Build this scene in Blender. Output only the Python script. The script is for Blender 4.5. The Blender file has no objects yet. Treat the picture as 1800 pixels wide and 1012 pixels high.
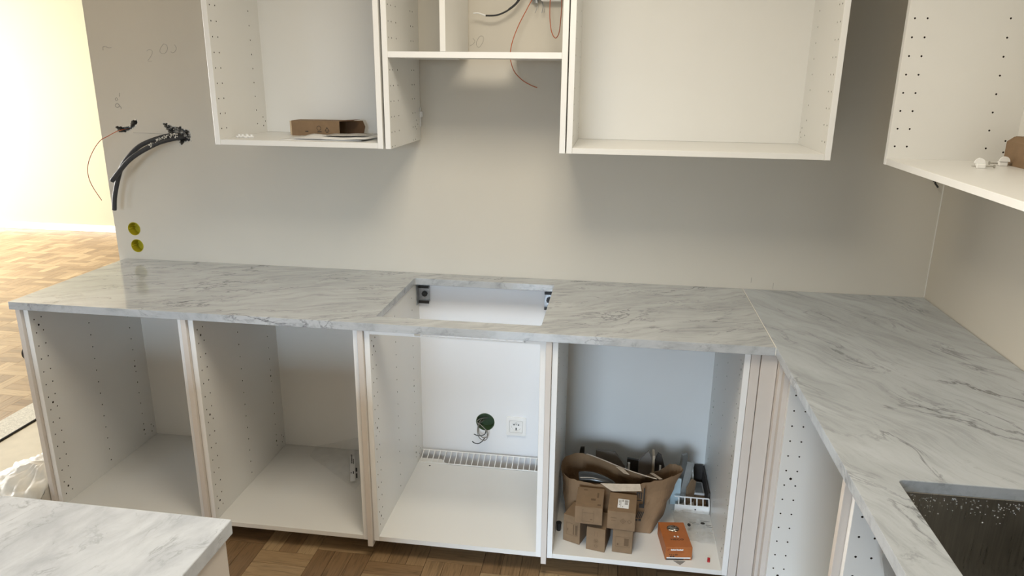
import bpy, bmesh, math, random
from mathutils import Vector, Matrix, noise
random.seed(7)
sc = bpy.context.scene
C = sc.collection
PI = math.pi

# ------------------------------------------------------------------ camera
cam_d = bpy.data.cameras.new('camera')
cam = bpy.data.objects.new('camera', cam_d); C.objects.link(cam); sc.camera = cam
FW = Vector((-0.13413887, 0.94958887, -0.28335091))
RT = Vector((0.98966912, 0.14297505, 0.01063845))
UP = Vector((-0.05061426, 0.27899662, 0.95895729))
cam.matrix_world = Matrix(((RT.x, UP.x, -FW.x, 0.7917), (RT.y, UP.y, -FW.y, -2.7567), (RT.z, UP.z, -FW.z, 1.6778), (0, 0, 0, 1)))
cam_d.sensor_width = 36.0
cam_d.lens = 36.0 * 1275.3758 / 1800.0
cam_d.clip_start = 0.02

# ------------------------------------------------------------------ view, world, daylight
sc.view_settings.view_transform = 'Standard'
sc.view_settings.look = 'None'
sc.view_settings.gamma = 1.0
sc.view_settings.use_curve_mapping = False
sc.view_settings.exposure = 0.13
world = bpy.data.worlds.new('world'); sc.world = world; world.use_nodes = True
bg = world.node_tree.nodes['Background']
bg.inputs[0].default_value = (0.80, 0.90, 1.0, 1); bg.inputs[1].default_value = 1.0

def area(name, loc, rot, sx, sy, power, col, spread=180):
    d = bpy.data.lights.new(name, 'AREA'); d.shape = 'RECTANGLE'; d.size = sx; d.size_y = sy
    d.energy = power; d.color = col; d.spread = math.radians(spread)
    o = bpy.data.objects.new(name, d); C.objects.link(o); o.location = loc; o.rotation_euler = rot
    return o
# daylight entering through the window behind the camera and the windows of the living room
area('window_daylight_kitchen', (-0.20, -6.26, 1.30), (PI/2 - math.radians(27), 0, 0), 1.5, 1.7, 50, (0.64, 0.81, 1.0), 60)
area('window_daylight_dining', (-3.9, -6.26, 1.30), (PI/2 - math.radians(36), 0, 0), 1.5, 1.7, 30, (0.64, 0.81, 1.0), 100)
area('window_daylight_living', (-7.45, 1.9, 1.35), (0, -PI/2 + math.radians(18), 0), 2.1, 3.6, 600, (1.0, 0.98, 0.94))
# ceiling lamp of the kitchen (out of view above the frame)
area('ceiling_lamp_light', (0.58, -1.38, 2.50), (0, 0, 0), 0.65, 0.65, 22.5, (1.0, 0.905, 0.75))

# ------------------------------------------------------------------ materials
def nt(name):
    m = bpy.data.materials.new(name); m.use_nodes = True
    t = m.node_tree; b = t.nodes['Principled BSDF']
    return m, t, b
def N(t, typ, **kw):
    n = t.nodes.new(typ)
    for k, v in kw.items(): setattr(n, k, v)
    return n
def ramp(t, stops):
    r = t.nodes.new('ShaderNodeValToRGB'); e = r.color_ramp.elements
    while len(e) < len(stops): e.new(0.5)
    for i, (p, c) in enumerate(stops):
        e[i].position = p; e[i].color = (c[0], c[1], c[2], 1) if not isinstance(c, (int, float)) else (c, c, c, 1)
    return r
MATS = {}
def plain(name, col, rough=0.5, metal=0.0, var=0.0, scale=20.0, bump=0.0, spec=0.5):
    if name in MATS: return MATS[name]
    m, t, b = nt(name)
    b.inputs['Roughness'].default_value = rough; b.inputs['Metallic'].default_value = metal
    b.inputs['Specular IOR Level'].default_value = spec
    tc = N(t, 'ShaderNodeTexCoord'); nz = N(t, 'ShaderNodeTexNoise'); nz.inputs['Scale'].default_value = scale
    nz.inputs['Detail'].default_value = 4
    t.links.new(tc.outputs['Object'], nz.inputs['Vector'])
    lo = [max(0, c * (1 - var)) for c in col]; hi = [min(1, c * (1 + var)) for c in col]
    r = ramp(t, [(0.3, lo), (0.7, hi)])
    t.links.new(nz.outputs['Fac'], r.inputs['Fac']); t.links.new(r.outputs['Color'], b.inputs['Base Color'])
    if bump:
        bp = N(t, 'ShaderNodeBump'); bp.inputs['Strength'].default_value = bump; bp.inputs['Distance'].default_value = 0.002
        t.links.new(nz.outputs['Fac'], bp.inputs['Height']); t.links.new(bp.outputs['Normal'], b.inputs['Normal'])
    MATS[name] = m
    return m
WALL = plain('wall_paint', (0.63, 0.592, 0.515), 0.75, var=0.02, scale=2.5, bump=0.02)
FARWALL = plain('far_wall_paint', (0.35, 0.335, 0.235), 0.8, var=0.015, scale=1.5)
CEIL = plain('ceiling_paint', (0.82, 0.79, 0.72), 0.9, var=0.01)
WHITE = plain('white_melamine', (0.78, 0.775, 0.745), 0.32, var=0.008, scale=6)
EDGE = plain('white_edge_band', (0.84, 0.84, 0.825), 0.35, var=0.005)
CHIP = plain('chipboard_core', (0.05, 0.035, 0.02), 0.9, var=0.2, scale=400)
BEIGE = plain('beige_cover_foil', (0.66, 0.61, 0.56), 0.4, var=0.02, scale=8)
BASEB = plain('baseboard_paint', (0.88, 0.86, 0.76), 0.5, var=0.01)
BLACK = plain('black_plastic', (0.018, 0.018, 0.018), 0.45, var=0.1)
CONDUIT = plain('black_conduit', (0.028, 0.028, 0.03), 0.55, var=0.25, scale=150, bump=0.4)
COPPER = plain('orange_wire', (0.46, 0.12, 0.045), 0.4, var=0.05)
PLASTER = plain('broken_plaster', (0.27, 0.26, 0.24), 0.95, var=0.6, scale=120, bump=1.0)
PLASTERW = plain('white_plaster_crumbs', (0.62, 0.60, 0.55), 0.95, var=0.3, scale=150, bump=1.0)
YELLOW = plain('yellow_box_plastic', (0.50, 0.43, 0.02), 0.4, var=0.08, scale=60)
GREENB = plain('green_box_plastic', (0.055, 0.10, 0.045), 0.45, var=0.15, scale=80)
WIREG = plain('grey_wire', (0.22, 0.21, 0.19), 0.45, var=0.1)
WIRED = plain('dark_wire', (0.04, 0.045, 0.05), 0.45, var=0.1)
SOCKET = plain('socket_plastic', (0.86, 0.86, 0.85), 0.25, var=0.005)
CARD = plain('brown_cardboard', (0.225, 0.145, 0.08), 0.85, var=0.08, scale=30, bump=0.05)
CARDD = plain('dark_cardboard', (0.14, 0.075, 0.035), 0.9, var=0.15, scale=30)
CARDE = plain('cardboard_cut_edge', (0.50, 0.40, 0.28), 0.9, var=0.1, scale=60)
KRAFT = plain('kraft_paper', (0.23, 0.14, 0.072), 0.8, var=0.12, scale=14, bump=0.15)
TORN = plain('torn_paper_edge', (0.52, 0.42, 0.31), 0.9, var=0.1, scale=60)
PRINT = plain('brown_print', (0.13, 0.08, 0.04), 0.8, var=0.05)
PRINTB = plain('black_print', (0.02, 0.018, 0.016), 0.7, var=0.05)
INKRED = plain('red_print', (0.30, 0.06, 0.03), 0.8, var=0.05)
ORANGE = plain('orange_carton', (0.40, 0.125, 0.03), 0.5, var=0.07, scale=25)
PAPER = plain('white_paper', (0.82, 0.82, 0.81), 0.7, var=0.02, scale=30)
PAPERG = plain('grey_print_paper', (0.42, 0.40, 0.37), 0.8, var=0.3, scale=60)
STEELG = plain('galvanised_steel', (0.42, 0.44, 0.46), 0.38, metal=0.9, var=0.15, scale=90)
SCREWM = plain('screw_steel', (0.42, 0.40, 0.36), 0.35, metal=0.8, var=0.1)
RED = plain('red_plastic', (0.42, 0.02, 0.025), 0.4, var=0.05)
BOARDG = plain('grey_brown_board', (0.20, 0.175, 0.15), 0.8, var=0.08, scale=20)
BOARDD = plain('dark_board', (0.045, 0.038, 0.032), 0.7, var=0.2, scale=20)
GREYP = plain('grey_plastic', (0.24, 0.24, 0.225), 0.3, var=0.12, scale=25)
PENCIL = plain('pencil_graphite', (0.30, 0.285, 0.26), 0.8, var=0.2, scale=200)
SILIC = plain('silicone', (0.80, 0.79, 0.74), 0.4, var=0.02)
BASE = plain('subfloor', (0.05, 0.032, 0.018), 0.9, var=0.2)
SHEETB = plain('fibreboard_sheet', (0.62, 0.57, 0.45), 0.8, var=0.06, scale=12)
SHEETG = plain('speckled_covering_paper', (0.60, 0.58, 0.50), 0.9, var=0.22, scale=160)
WINF = plain('window_frame_paint', (0.8, 0.8, 0.78), 0.4)
LBLUE = plain('pale_blue_film', (0.45, 0.55, 0.58), 0.4, var=0.1)

def clear_plastic(name, col, alpha, rough=0.25):
    m, t, b = nt(name)
    b.inputs['Base Color'].default_value = (*col, 1); b.inputs['Roughness'].default_value = rough
    tc = N(t, 'ShaderNodeTexCoord'); nz = N(t, 'ShaderNodeTexNoise'); nz.inputs['Scale'].default_value = 25
    t.links.new(tc.outputs['Object'], nz.inputs['Vector'])
    r = ramp(t, [(0.35, alpha * 0.7), (0.7, min(1, alpha * 1.3))])
    t.links.new(nz.outputs['Fac'], r.inputs['Fac']); t.links.new(r.outputs['Color'], b.inputs['Alpha'])
    return m
CLEAR = clear_plastic('clear_bag_film', (0.50, 0.50, 0.48), 0.34)
CLEARF = clear_plastic('clear_bag_film_faint', (0.68, 0.67, 0.63), 0.13)
BAGFILM = plain('milky_dust_sheet_film', (0.62, 0.60, 0.54), 0.55, var=0.10, scale=14, spec=0.3)
WATER = clear_plastic('water_drop', (0.9, 0.93, 0.95), 0.55, 0.03)

def steel():
    m, t, b = nt('brushed_stainless')
    b.inputs['Metallic'].default_value = 1.0
    tc = N(t, 'ShaderNodeTexCoord'); mp = N(t, 'ShaderNodeMapping'); mp.inputs['Scale'].default_value = (60, 60, 3)
    nz = N(t, 'ShaderNodeTexNoise'); nz.inputs['Scale'].default_value = 4
    t.links.new(tc.outputs['Object'], mp.inputs['Vector']); t.links.new(mp.outputs['Vector'], nz.inputs['Vector'])
    r = ramp(t, [(0.3, (0.30, 0.295, 0.28)), (0.7, (0.38, 0.37, 0.35))]); t.links.new(nz.outputs['Fac'], r.inputs['Fac'])
    t.links.new(r.outputs['Color'], b.inputs['Base Color'])
    r2 = ramp(t, [(0.3, 0.26), (0.7, 0.40)]); t.links.new(nz.outputs['Fac'], r2.inputs['Fac'])
    t.links.new(r2.outputs['Color'], b.inputs['Roughness'])
    return m
STEEL = steel()

def marble(name, base, cloud, vein, ang, stretch, cscale, vscale, vein_amt, fine_amt, streak, rough=0.12):
    m, t, b = nt(name); L = t.links.new
    geo = N(t, 'ShaderNodeNewGeometry')
    mp = N(t, 'ShaderNodeMapping'); mp.vector_type = 'TEXTURE'
    mp.inputs['Rotation'].default_value = (0, 0, ang); mp.inputs['Scale'].default_value = (stretch, 1, 1)
    wn = N(t, 'ShaderNodeTexNoise'); wn.inputs['Scale'].default_value = 3.0; wn.inputs['Detail'].default_value = 2
    L(geo.outputs['Position'], wn.inputs['Vector'])
    ws = N(t, 'ShaderNodeVectorMath'); ws.operation = 'MULTIPLY_ADD'; ws.inputs[1].default_value = (0.16, 0.16, 0.16)
    L(wn.outputs['Color'], ws.inputs[0]); L(geo.outputs['Position'], ws.inputs[2])
    L(ws.outputs[0], mp.inputs['Vector'])
    def off(seed):
        ad = N(t, 'ShaderNodeVectorMath'); ad.operation = 'ADD'; ad.inputs[1].default_value = (seed, seed * 1.7, seed * 0.3)
        L(mp.outputs['Vector'], ad.inputs[0]); return ad.outputs[0]
    n1 = N(t, 'ShaderNodeTexNoise'); n1.inputs['Scale'].default_value = cscale; n1.inputs['Detail'].default_value = 7
    n1.inputs['Roughness'].default_value = 0.62; n1.inputs['Distortion'].default_value = 0.4
    L(mp.outputs['Vector'], n1.inputs['Vector'])
    c1 = ramp(t, [(0.36, cloud), (0.60, base)]); L(n1.outputs['Fac'], c1.inputs['Fac'])
    # fine streaks along the bedding
    mp2 = N(t, 'ShaderNodeMapping'); mp2.inputs['Scale'].default_value = (0.45, 1.6, 1); L(off(5.1), mp2.inputs['Vector'])
    n2 = N(t, 'ShaderNodeTexNoise'); n2.inputs['Scale'].default_value = 26; n2.inputs['Detail'].default_value = 6; n2.inputs['Roughness'].default_value = 0.7
    L(mp2.outputs['Vector'], n2.inputs['Vector'])
    s1 = ramp(t, [(0.34, 1.0 - streak), (0.50, 1.0), (0.72, 1.0 + streak * 0.35)]); L(n2.outputs['Fac'], s1.inputs['Fac'])
    mm = N(t, 'ShaderNodeMix'); mm.data_type = 'RGBA'; mm.blend_type = 'MULTIPLY'; mm.inputs['Factor'].default_value = 1.0
    L(c1.outputs['Color'], mm.inputs['A']); L(s1.outputs['Color'], mm.inputs['B'])
    def ridge(scale, width, dist, seed, lo, hi):
        n = N(t, 'ShaderNodeTexNoise'); n.inputs['Scale'].default_value = scale; n.inputs['Detail'].default_value = 8
        n.inputs['Roughness'].default_value = 0.62; n.inputs['Distortion'].default_value = dist
        L(off(seed), n.inputs['Vector'])
        q = N(t, 'ShaderNodeMath'); q.operation = 'SUBTRACT'; L(n.outputs['Fac'], q.inputs[0]); q.inputs[1].default_value = 0.5
        a = N(t, 'ShaderNodeMath'); a.operation = 'ABSOLUTE'; L(q.outputs[0], a.inputs[0])
        r = ramp(t, [(0.0, 1.0), (width * 0.45, 0.55), (width, 0.0)]); L(a.outputs[0], r.inputs['Fac'])
        k = N(t, 'ShaderNodeTexNoise'); k.inputs['Scale'].default_value = scale * 1.1; k.inputs['Detail'].default_value = 4
        L(off(seed * 2.3 + 4), k.inputs['Vector'])
        rk = ramp(t, [(lo, 0.0), (hi, 1.0)]); L(k.outputs['Fac'], rk.inputs['Fac'])
        mu = N(t, 'ShaderNodeMath'); mu.operation = 'MULTIPLY'; L(r.outputs['Color'], mu.inputs[0]); L(rk.outputs['Color'], mu.inputs[1])
        return mu
    v1 = ridge(vscale, 0.016, 0.3, 3.3, 0.50, 0.64); v2 = ridge(vscale * 2.8, 0.026, 0.5, 11.7, 0.50, 0.66)
    f1 = N(t, 'ShaderNodeMath'); f1.operation = 'MULTIPLY'; f1.inputs[1].default_value = vein_amt; L(v1.outputs[0], f1.inputs[0])
    f2 = N(t, 'ShaderNodeMath'); f2.operation = 'MULTIPLY_ADD'; f2.inputs[1].default_value = fine_amt; L(v2.outputs[0], f2.inputs[0]); L(f1.outputs[0], f2.inputs[2])
    f2.use_clamp = True
    mx = N(t, 'ShaderNodeMix'); mx.data_type = 'RGBA'
    L(f2.outputs[0], mx.inputs['Factor']); L(mm.outputs['Result'], mx.inputs['A']); mx.inputs['B'].default_value = (*vein, 1)
    L(mx.outputs['Result'], b.inputs['Base Color'])
    b.inputs['Roughness'].default_value = rough
    return m
MARBLE = marble('carrara_marble_worktop', (0.49, 0.51, 0.525), (0.405, 0.425, 0.44), (0.10, 0.105, 0.115), math.radians(22), 2.6, 9.0, 5.5, 0.75, 0.75, 0.20)
MARBLE2 = marble('carrara_marble_sink_worktop', (0.475, 0.51, 0.545), (0.385, 0.415, 0.44), (0.09, 0.095, 0.10), math.radians(-58), 2.6, 6.0, 3.4, 0.85, 0.65, 0.16)
MARBLE3 = marble('carrara_marble_island', (0.60, 0.635, 0.68), (0.47, 0.50, 0.545), (0.22, 0.235, 0.26), math.radians(74), 1.5, 15.0, 7.0, 0.6, 0.5, 0.08, 0.2)

def wood():
    m, t, b = nt('oak_parquet'); L = t.links.new
    uv = N(t, 'ShaderNodeUVMap'); uv.uv_map = 'grain'
    oi = N(t, 'ShaderNodeObjectInfo'); ge = N(t, 'ShaderNodeNewGeometry')
    ad = N(t, 'ShaderNodeMath'); ad.operation = 'ADD'; L(oi.outputs['Random'], ad.inputs[0]); L(ge.outputs['Random Per Island'], ad.inputs[1])
    fr = N(t, 'ShaderNodeMath'); fr.operation = 'FRACT'; L(ad.outputs[0], fr.inputs[0])
    mul = N(t, 'ShaderNodeMath'); mul.operation = 'MULTIPLY'; mul.inputs[1].default_value = 57.0; L(fr.outputs[0], mul.inputs[0])
    cx = N(t, 'ShaderNodeCombineXYZ'); L(mul.outputs[0], cx.inputs['X']); L(mul.outputs[0], cx.inputs['Y']); L(mul.outputs[0], cx.inputs['Z'])
    va = N(t, 'ShaderNodeVectorMath'); va.operation = 'ADD'; L(uv.outputs['UV'], va.inputs[0]); L(cx.outputs[0], va.inputs[1])
    mp = N(t, 'ShaderNodeMapping'); mp.inputs['Scale'].default_value = (7, 95, 1); L(va.outputs[0], mp.inputs['Vector'])
    nz = N(t, 'ShaderNodeTexNoise'); nz.inputs['Scale'].default_value = 1.0; nz.inputs['Detail'].default_value = 5; nz.inputs['Distortion'].default_value = 1.4
    L(mp.outputs['Vector'], nz.inputs['Vector'])
    tone = ramp(t, [(0.0, (0.20, 0.122, 0.062)), (0.35, (0.265, 0.17, 0.088)), (0.7, (0.315, 0.208, 0.11)), (1.0, (0.39, 0.272, 0.15))])
    L(fr.outputs[0], tone.inputs['Fac'])
    g = ramp(t, [(0.30, 0.62), (0.52, 1.0), (0.75, 1.12)]); L(nz.outputs['Fac'], g.inputs['Fac'])
    mx = N(t, 'ShaderNodeMix'); mx.data_type = 'RGBA'; mx.blend_type = 'MULTIPLY'; mx.inputs['Factor'].default_value = 1.0
    L(tone.outputs['Color'], mx.inputs['A']); L(g.outputs['Color'], mx.inputs['B'])
    L(mx.outputs['Result'], b.inputs['Base Color']); b.inputs['Roughness'].default_value = 0.38
    bp = N(t, 'ShaderNodeBump'); bp.inputs['Strength'].default_value = 0.08; bp.inputs['Distance'].default_value = 0.001
    L(nz.outputs['Fac'], bp.inputs['Height']); L(bp.outputs['Normal'], b.inputs['Normal'])
    return m
WOOD = wood()

# ------------------------------------------------------------------ mesh helpers
def bx(bm, x0, x1, y0, y1, z0, z1, bev=0.0, mi=0):
    r = bmesh.ops.create_cube(bm, size=1.0)
    vs = r['verts']
    for v in vs:
        v.co = Vector(((x0 + x1) / 2 + v.co.x * (x1 - x0), (y0 + y1) / 2 + v.co.y * (y1 - y0), (z0 + z1) / 2 + v.co.z * (z1 - z0)))
    fs = set(f for v in vs for f in v.link_faces)
    for f in fs: f.material_index = mi
    if bev:
        es = list(set(e for v in vs for e in v.link_edges))
        bmesh.ops.bevel(bm, geom=es, offset=bev, segments=1, affect='EDGES', profile=0.5)
    return vs
def box(x0, x1, y0, y1, z0, z1, bev=0.0):
    bm = bmesh.new(); bx(bm, x0, x1, y0, y1, z0, z1, bev); return bm
def xform(bm, M, verts=None):
    bmesh.ops.transform(bm, matrix=M, verts=verts or bm.verts[:])
def cyl(bm, p, d, r, depth, seg=16, r2=None, mi=0):
    """cylinder from point p along direction d"""
    d = Vector(d).normalized()
    q = Vector((0, 0, 1)).rotation_difference(d)
    M = Matrix.Translation(Vector(p) + d * depth / 2) @ q.to_matrix().to_4x4()
    res = bmesh.ops.create_cone(bm, cap_ends=True, segments=seg, radius1=r, radius2=r if r2 is None else r2, depth=depth, matrix=M)
    for v in res['verts']:
        for f in v.link_faces: f.material_index = mi
    return res['verts']
def crom(pts, n=8):
    pts = [Vector(p) for p in pts]; out = []
    for i in range(len(pts) - 1):
        p0 = pts[max(i - 1, 0)]; p1 = pts[i]; p2 = pts[i + 1]; p3 = pts[min(i + 2, len(pts) - 1)]
        for k in range(n):
            t = k / n
            out.append(0.5 * ((2 * p1) + (-p0 + p2) * t + (2 * p0 - 5 * p1 + 4 * p2 - p3) * t * t + (-p0 + 3 * p1 - 3 * p2 + p3) * t ** 3))
    out.append(pts[-1]); return out
def tube(bm, pts, r, seg=8, n=8, smooth=True, closed=False):
    P = crom(pts, n) if n > 1 else [Vector(p) for p in pts]
    rings = []; up = Vector((0.13, 0.21, 0.97))
    for i, p in enumerate(P):
        d = (P[min(i + 1, len(P) - 1)] - P[max(i - 1, 0)])
        if d.length < 1e-9: d = Vector((0, 0, 1))
        d.normalize()
        a = d.cross(up)
        if a.length < 1e-3: a = d.cross(Vector((1, 0, 0)))
        a.normalize(); b = a.cross(d).normalized(); up = b
        rr = r(i / max(1, len(P) - 1)) if callable(r) else r
        rings.append([bm.verts.new(p + (a * math.cos(2 * PI * k / seg) + b * math.sin(2 * PI * k / seg)) * rr) for k in range(seg)])
    for i in range(len(rings) - 1):
        for k in range(seg):
            f = bm.faces.new((rings[i][k], rings[i][(k + 1) % seg], rings[i + 1][(k + 1) % seg], rings[i + 1][k])); f.smooth = smooth
    bm.faces.new(rings[0][::-1]); bm.faces.new(rings[-1])
    return bm
def prism(bm, pts, thick, mi=0):
    """closed polygon (3-D points in one plane) extruded by the vector thick"""
    t = Vector(thick)
    a = [bm.verts.new(Vector(p)) for p in pts]; b = [bm.verts.new(Vector(p) + t) for p in pts]
    fs = [bm.faces.new(a), bm.faces.new(b[::-1])]
    n = len(a)
    for i in range(n): fs.append(bm.faces.new((a[i], b[i], b[(i + 1) % n], a[(i + 1) % n])))
    for f in fs: f.material_index = mi
    bmesh.ops.recalc_face_normals(bm, faces=bm.faces[:])
    return bm
def rrect(x0, x1, y0, y1, r, seg=5):
    out = []
    for cx, cy, a0 in ((x1 - r, y1 - r, 0), (x0 + r, y1 - r, PI / 2), (x0 + r, y0 + r, PI), (x1 - r, y0 + r, 1.5 * PI)):
        for k in range(seg + 1):
            a = a0 + PI / 2 * k / seg; out.append((cx + r * math.cos(a), cy + r * math.sin(a)))
    return out
def to_mesh(bm, name='m', mats=(), smooth=False):
    bmesh.ops.recalc_face_normals(bm, faces=bm.faces[:])
    me = bpy.data.meshes.new(name); bm.to_mesh(me); bm.free()
    for m in mats: me.materials.append(m)
    if smooth:
        for p in me.polygons: p.use_smooth = True
    return me
def boolean(me, cutter_bm, cut_mat=None):
    """me minus cutter, as a new mesh"""
    cme = to_mesh(cutter_bm, 'cutter', [cut_mat] if cut_mat else [])
    a = bpy.data.objects.new('tmp_a', me); b = bpy.data.objects.new('tmp_b', cme)
    C.objects.link(a); C.objects.link(b)
    md = a.modifiers.new('cut', 'BOOLEAN'); md.operation = 'DIFFERENCE'; md.solver = 'EXACT'; md.object = b
    md.material_mode = 'TRANSFER'
    dg = bpy.context.evaluated_depsgraph_get(); dg.update()
    out = bpy.data.meshes.new_from_object(a.evaluated_get(dg))
    bpy.data.objects.remove(a); bpy.data.objects.remove(b); bpy.data.meshes.remove(cme)
    return out
ORG = {}
def tag(o, label=None, cat=None, group=None, kind=None):
    if label: o['label'] = label
    if cat: o['category'] = cat
    if group: o['group'] = group
    if kind: o['kind'] = kind
    return o
def thing(name, loc, label, cat, group=None, rotz=0.0):
    o = bpy.data.objects.new(name, None); C.objects.link(o); o.location = loc; o.rotation_euler = (0, 0, rotz)
    o.empty_display_size = 0.05
    ORG[o] = Vector(loc)
    return tag(o, label, cat, group)
def obj(name, bm, mats, parent=None, smooth=False, label=None, cat=None, group=None, kind=None, local=False):
    """bmesh (world coordinates unless local) -> one mesh object; children sit in their parent's frame"""
    mats = mats if isinstance(mats, (list, tuple)) else [mats]
    if parent is not None:
        org = Vector((0, 0, 0)) if local else ORG[parent]
    else:
        xs = [v.co for v in bm.verts]
        org = Vector(((min(v.x for v in xs) + max(v.x for v in xs)) / 2, (min(v.y for v in xs) + max(v.y for v in xs)) / 2, min(v.z for v in xs)))
    if org.length: bmesh.ops.translate(bm, vec=-org, verts=bm.verts[:])
    me = to_mesh(bm, name, mats, smooth)
    o = bpy.data.objects.new(name, me); C.objects.link(o)
    if parent is not None: o.parent = parent; ORG[o] = ORG.get(parent, Vector())
    else: o.location = org; ORG[o] = org
    return tag(o, label, cat, group, kind)
def link_mesh(name, me, parent=None, loc=(0, 0, 0)):
    o = bpy.data.objects.new(name, me); C.objects.link(o); o.location = loc
    if parent is not None: o.parent = parent; ORG[o] = ORG.get(parent, Vector()) + Vector(loc)
    else: ORG[o] = Vector(loc)
    return o
def text_bm(body, size, M, depth=0.0003, xs=1.0):
    cu = bpy.data.curves.new('txt', 'FONT'); cu.body = body; cu.size = size; cu.align_x = 'CENTER'; cu.align_y = 'CENTER'
    cu.extrude = depth; cu.resolution_u = 2
    o = bpy.data.objects.new('txt', cu); C.objects.link(o)
    dg = bpy.context.evaluated_depsgraph_get(); dg.update()
    me = bpy.data.meshes.new_from_object(o.evaluated_get(dg))
    bm = bmesh.new(); bm.from_mesh(me)
    xform(bm, M @ Matrix.Diagonal((xs, 1, 1, 1)))
    bpy.data.objects.remove(o); bpy.data.curves.remove(cu); bpy.data.meshes.remove(me)
    return bm
def frame_M(origin, ex, ey):
    ex = Vector(ex).normalized(); ey = Vector(ey).normalized(); ez = ex.cross(ey).normalized(); ey = ez.cross(ex)
    return Matrix(((ex.x, ey.x, ez.x, origin[0]), (ex.y, ey.y, ez.y, origin[1]), (ex.z, ey.z, ez.z, origin[2]), (0, 0, 0, 1)))

# ------------------------------------------------------------------ key dimensions (metres)
XW = 1.942          # right wall
XWL = -1.303        # free left end of the kitchen wall
ZT, ZB, ZC = 0.90, 0.873, 0.069
D = 0.631; DC = 0.6103; DP = 0.6239; PT = 0.0187
XR = 1.292          # front edge of the right worktop
WZ, WD = 1.4311, 0.384
CEILZ = 2.55
Y0, Y1, XL0 = -6.3, 4.183, -7.6

# ------------------------------------------------------------------ the room
def struct(name, bm, mats, parent=None):
    o = obj(name, bm, mats, parent)
    if parent is None: o['kind'] = 'structure'
    return o
floor = struct('floor', box(XL0, XW + 0.12, Y0, Y1 + 0.1, -0.06, -0.014), BASE)
struct('ceiling', box(XL0, XW + 0.12, Y0, Y1 + 0.1, CEILZ, CEILZ + 0.05), CEIL)

# kitchen back wall with its box recesses and the two broken-out holes
wm = to_mesh(box(XWL, XW, 0.0, 0.12, 0.0, CEILZ - 0.001), 'wall_back', [WALL, PLASTER])
cb = bmesh.new()
for x, z, r in ((-1.215, 1.031, 0.0285), (-1.211, 0.958, 0.0285), (0.294, 0.256, 0.040)):
    cyl(cb, (x, -0.01, z), (0, 1, 0), r, 0.056, 28)
def blob(pts): return [(x, -0.01, z) for x, z in pts]
HOLE1 = [(-1.238, 1.453), (-1.224, 1.456), (-1.194, 1.453), (-1.171, 1.457), (-1.160, 1.479), (-1.137, 1.484), (-1.134, 1.471), (-1.149, 1.455), (-1.171, 1.441), (-1.198, 1.430), (-1.223, 1.431)]
HOLE2 = [(-1.027, 1.471), (-1.009, 1.473), (-0.986, 1.460), (-0.957, 1.457), (-0.949, 1.463), (-0.939, 1.450), (-0.913, 1.446), (-0.909, 1.422), (-0.915, 1.404), (-0.941, 1.397), (-0.957, 1.381), (-0.964, 1.403), (-0.983, 1.407), (-1.002, 1.431), (-1.021, 1.460)]
for H in (HOLE1, HOLE2):
    hb = bmesh.new(); prism(hb, blob(H), (0, 0.055, 0)); 
    mtmp = bpy.data.meshes.new('t'); hb.to_mesh(mtmp); hb.free(); cb.from_mesh(mtmp); bpy.data.meshes.remove(mtmp)
wm = boolean(wm, cb, PLASTER)
wall_back = link_mesh('wall_back', wm); wall_back['kind'] = 'structure'
pm = to_mesh(box(-1.262, 1.30, -0.0007, -0.0001, 0.0, 0.874), 'cool_light_skin', [plain('cool_light_white', (0.84, 0.855, 0.88), 0.6, var=0.01, scale=4)])  # thin skin added over the wall; its cool white paints in light behind the cabinets
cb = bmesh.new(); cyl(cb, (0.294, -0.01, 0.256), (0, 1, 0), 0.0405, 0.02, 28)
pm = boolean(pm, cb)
o = link_mesh('cool_light_skin', pm, wall_back); o['label'] = 'cool white light painted on the wall behind the base cabinets'
struct('wall_right', box(XW, XW + 0.12, Y0, 0.12, 0.0, CEILZ - 0.001), WALL)
struct('trim_1', box(XW - 0.003, XW - 0.0001, -0.003, -0.0001, 0.901, CEILZ - 0.002), SILIC)
struct('wall_far', box(XL0, XW + 0.12, Y1, Y1 + 0.1, 0.0, CEILZ - 0.001), FARWALL)
struct('baseboard_far', box(XL0 + 0.1, XW, Y1 - 0.014, Y1, 0.0, 0.072, 0.003), BASEB)
struct('wall_living_right', box(XW, XW + 0.12, 0.12, Y1, 0.0, CEILZ - 0.001), FARWALL)
# wall behind the camera with its window opening
WX0, WX1, WZ0, WZ1 = -1.0, 0.60, 0.32, 2.32
bm = bmesh.new(); DX = -3.7      # the dining window repeats the kitchen window further left
for a in ((XL0, WX0 + DX, 0, CEILZ), (WX1 + DX, WX0, 0, CEILZ), (WX1, XW + 0.12, 0, CEILZ), (WX0, WX1, 0, WZ0), (WX0, WX1, WZ1, CEILZ), (WX0 + DX, WX1 + DX, 0, WZ0), (WX0 + DX, WX1 + DX, WZ1, CEILZ)): bx(bm, a[0], a[1], Y0 - 0.1, Y0, a[2], a[3])
struct('wall_front', bm, WALL)
for nm, dx in (('window_1', 0), ('window_3', DX)):
    bm = bmesh.new()
    for a in ((WX0, WX1, WZ0, WZ0 + 0.06), (WX0, WX1, WZ1 - 0.06, WZ1), (WX0, WX0 + 0.05, WZ0 + 0.06, WZ1 - 0.06), (WX1 - 0.05, WX1, WZ0 + 0.06, WZ1 - 0.06), (-0.225, -0.175, WZ0 + 0.06, WZ1 - 0.06)):
        bx(bm, a[0] + dx, a[1] + dx, Y0 - 0.08, Y0 - 0.02, a[2], a[3])
    struct(nm, bm, WINF)
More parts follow.
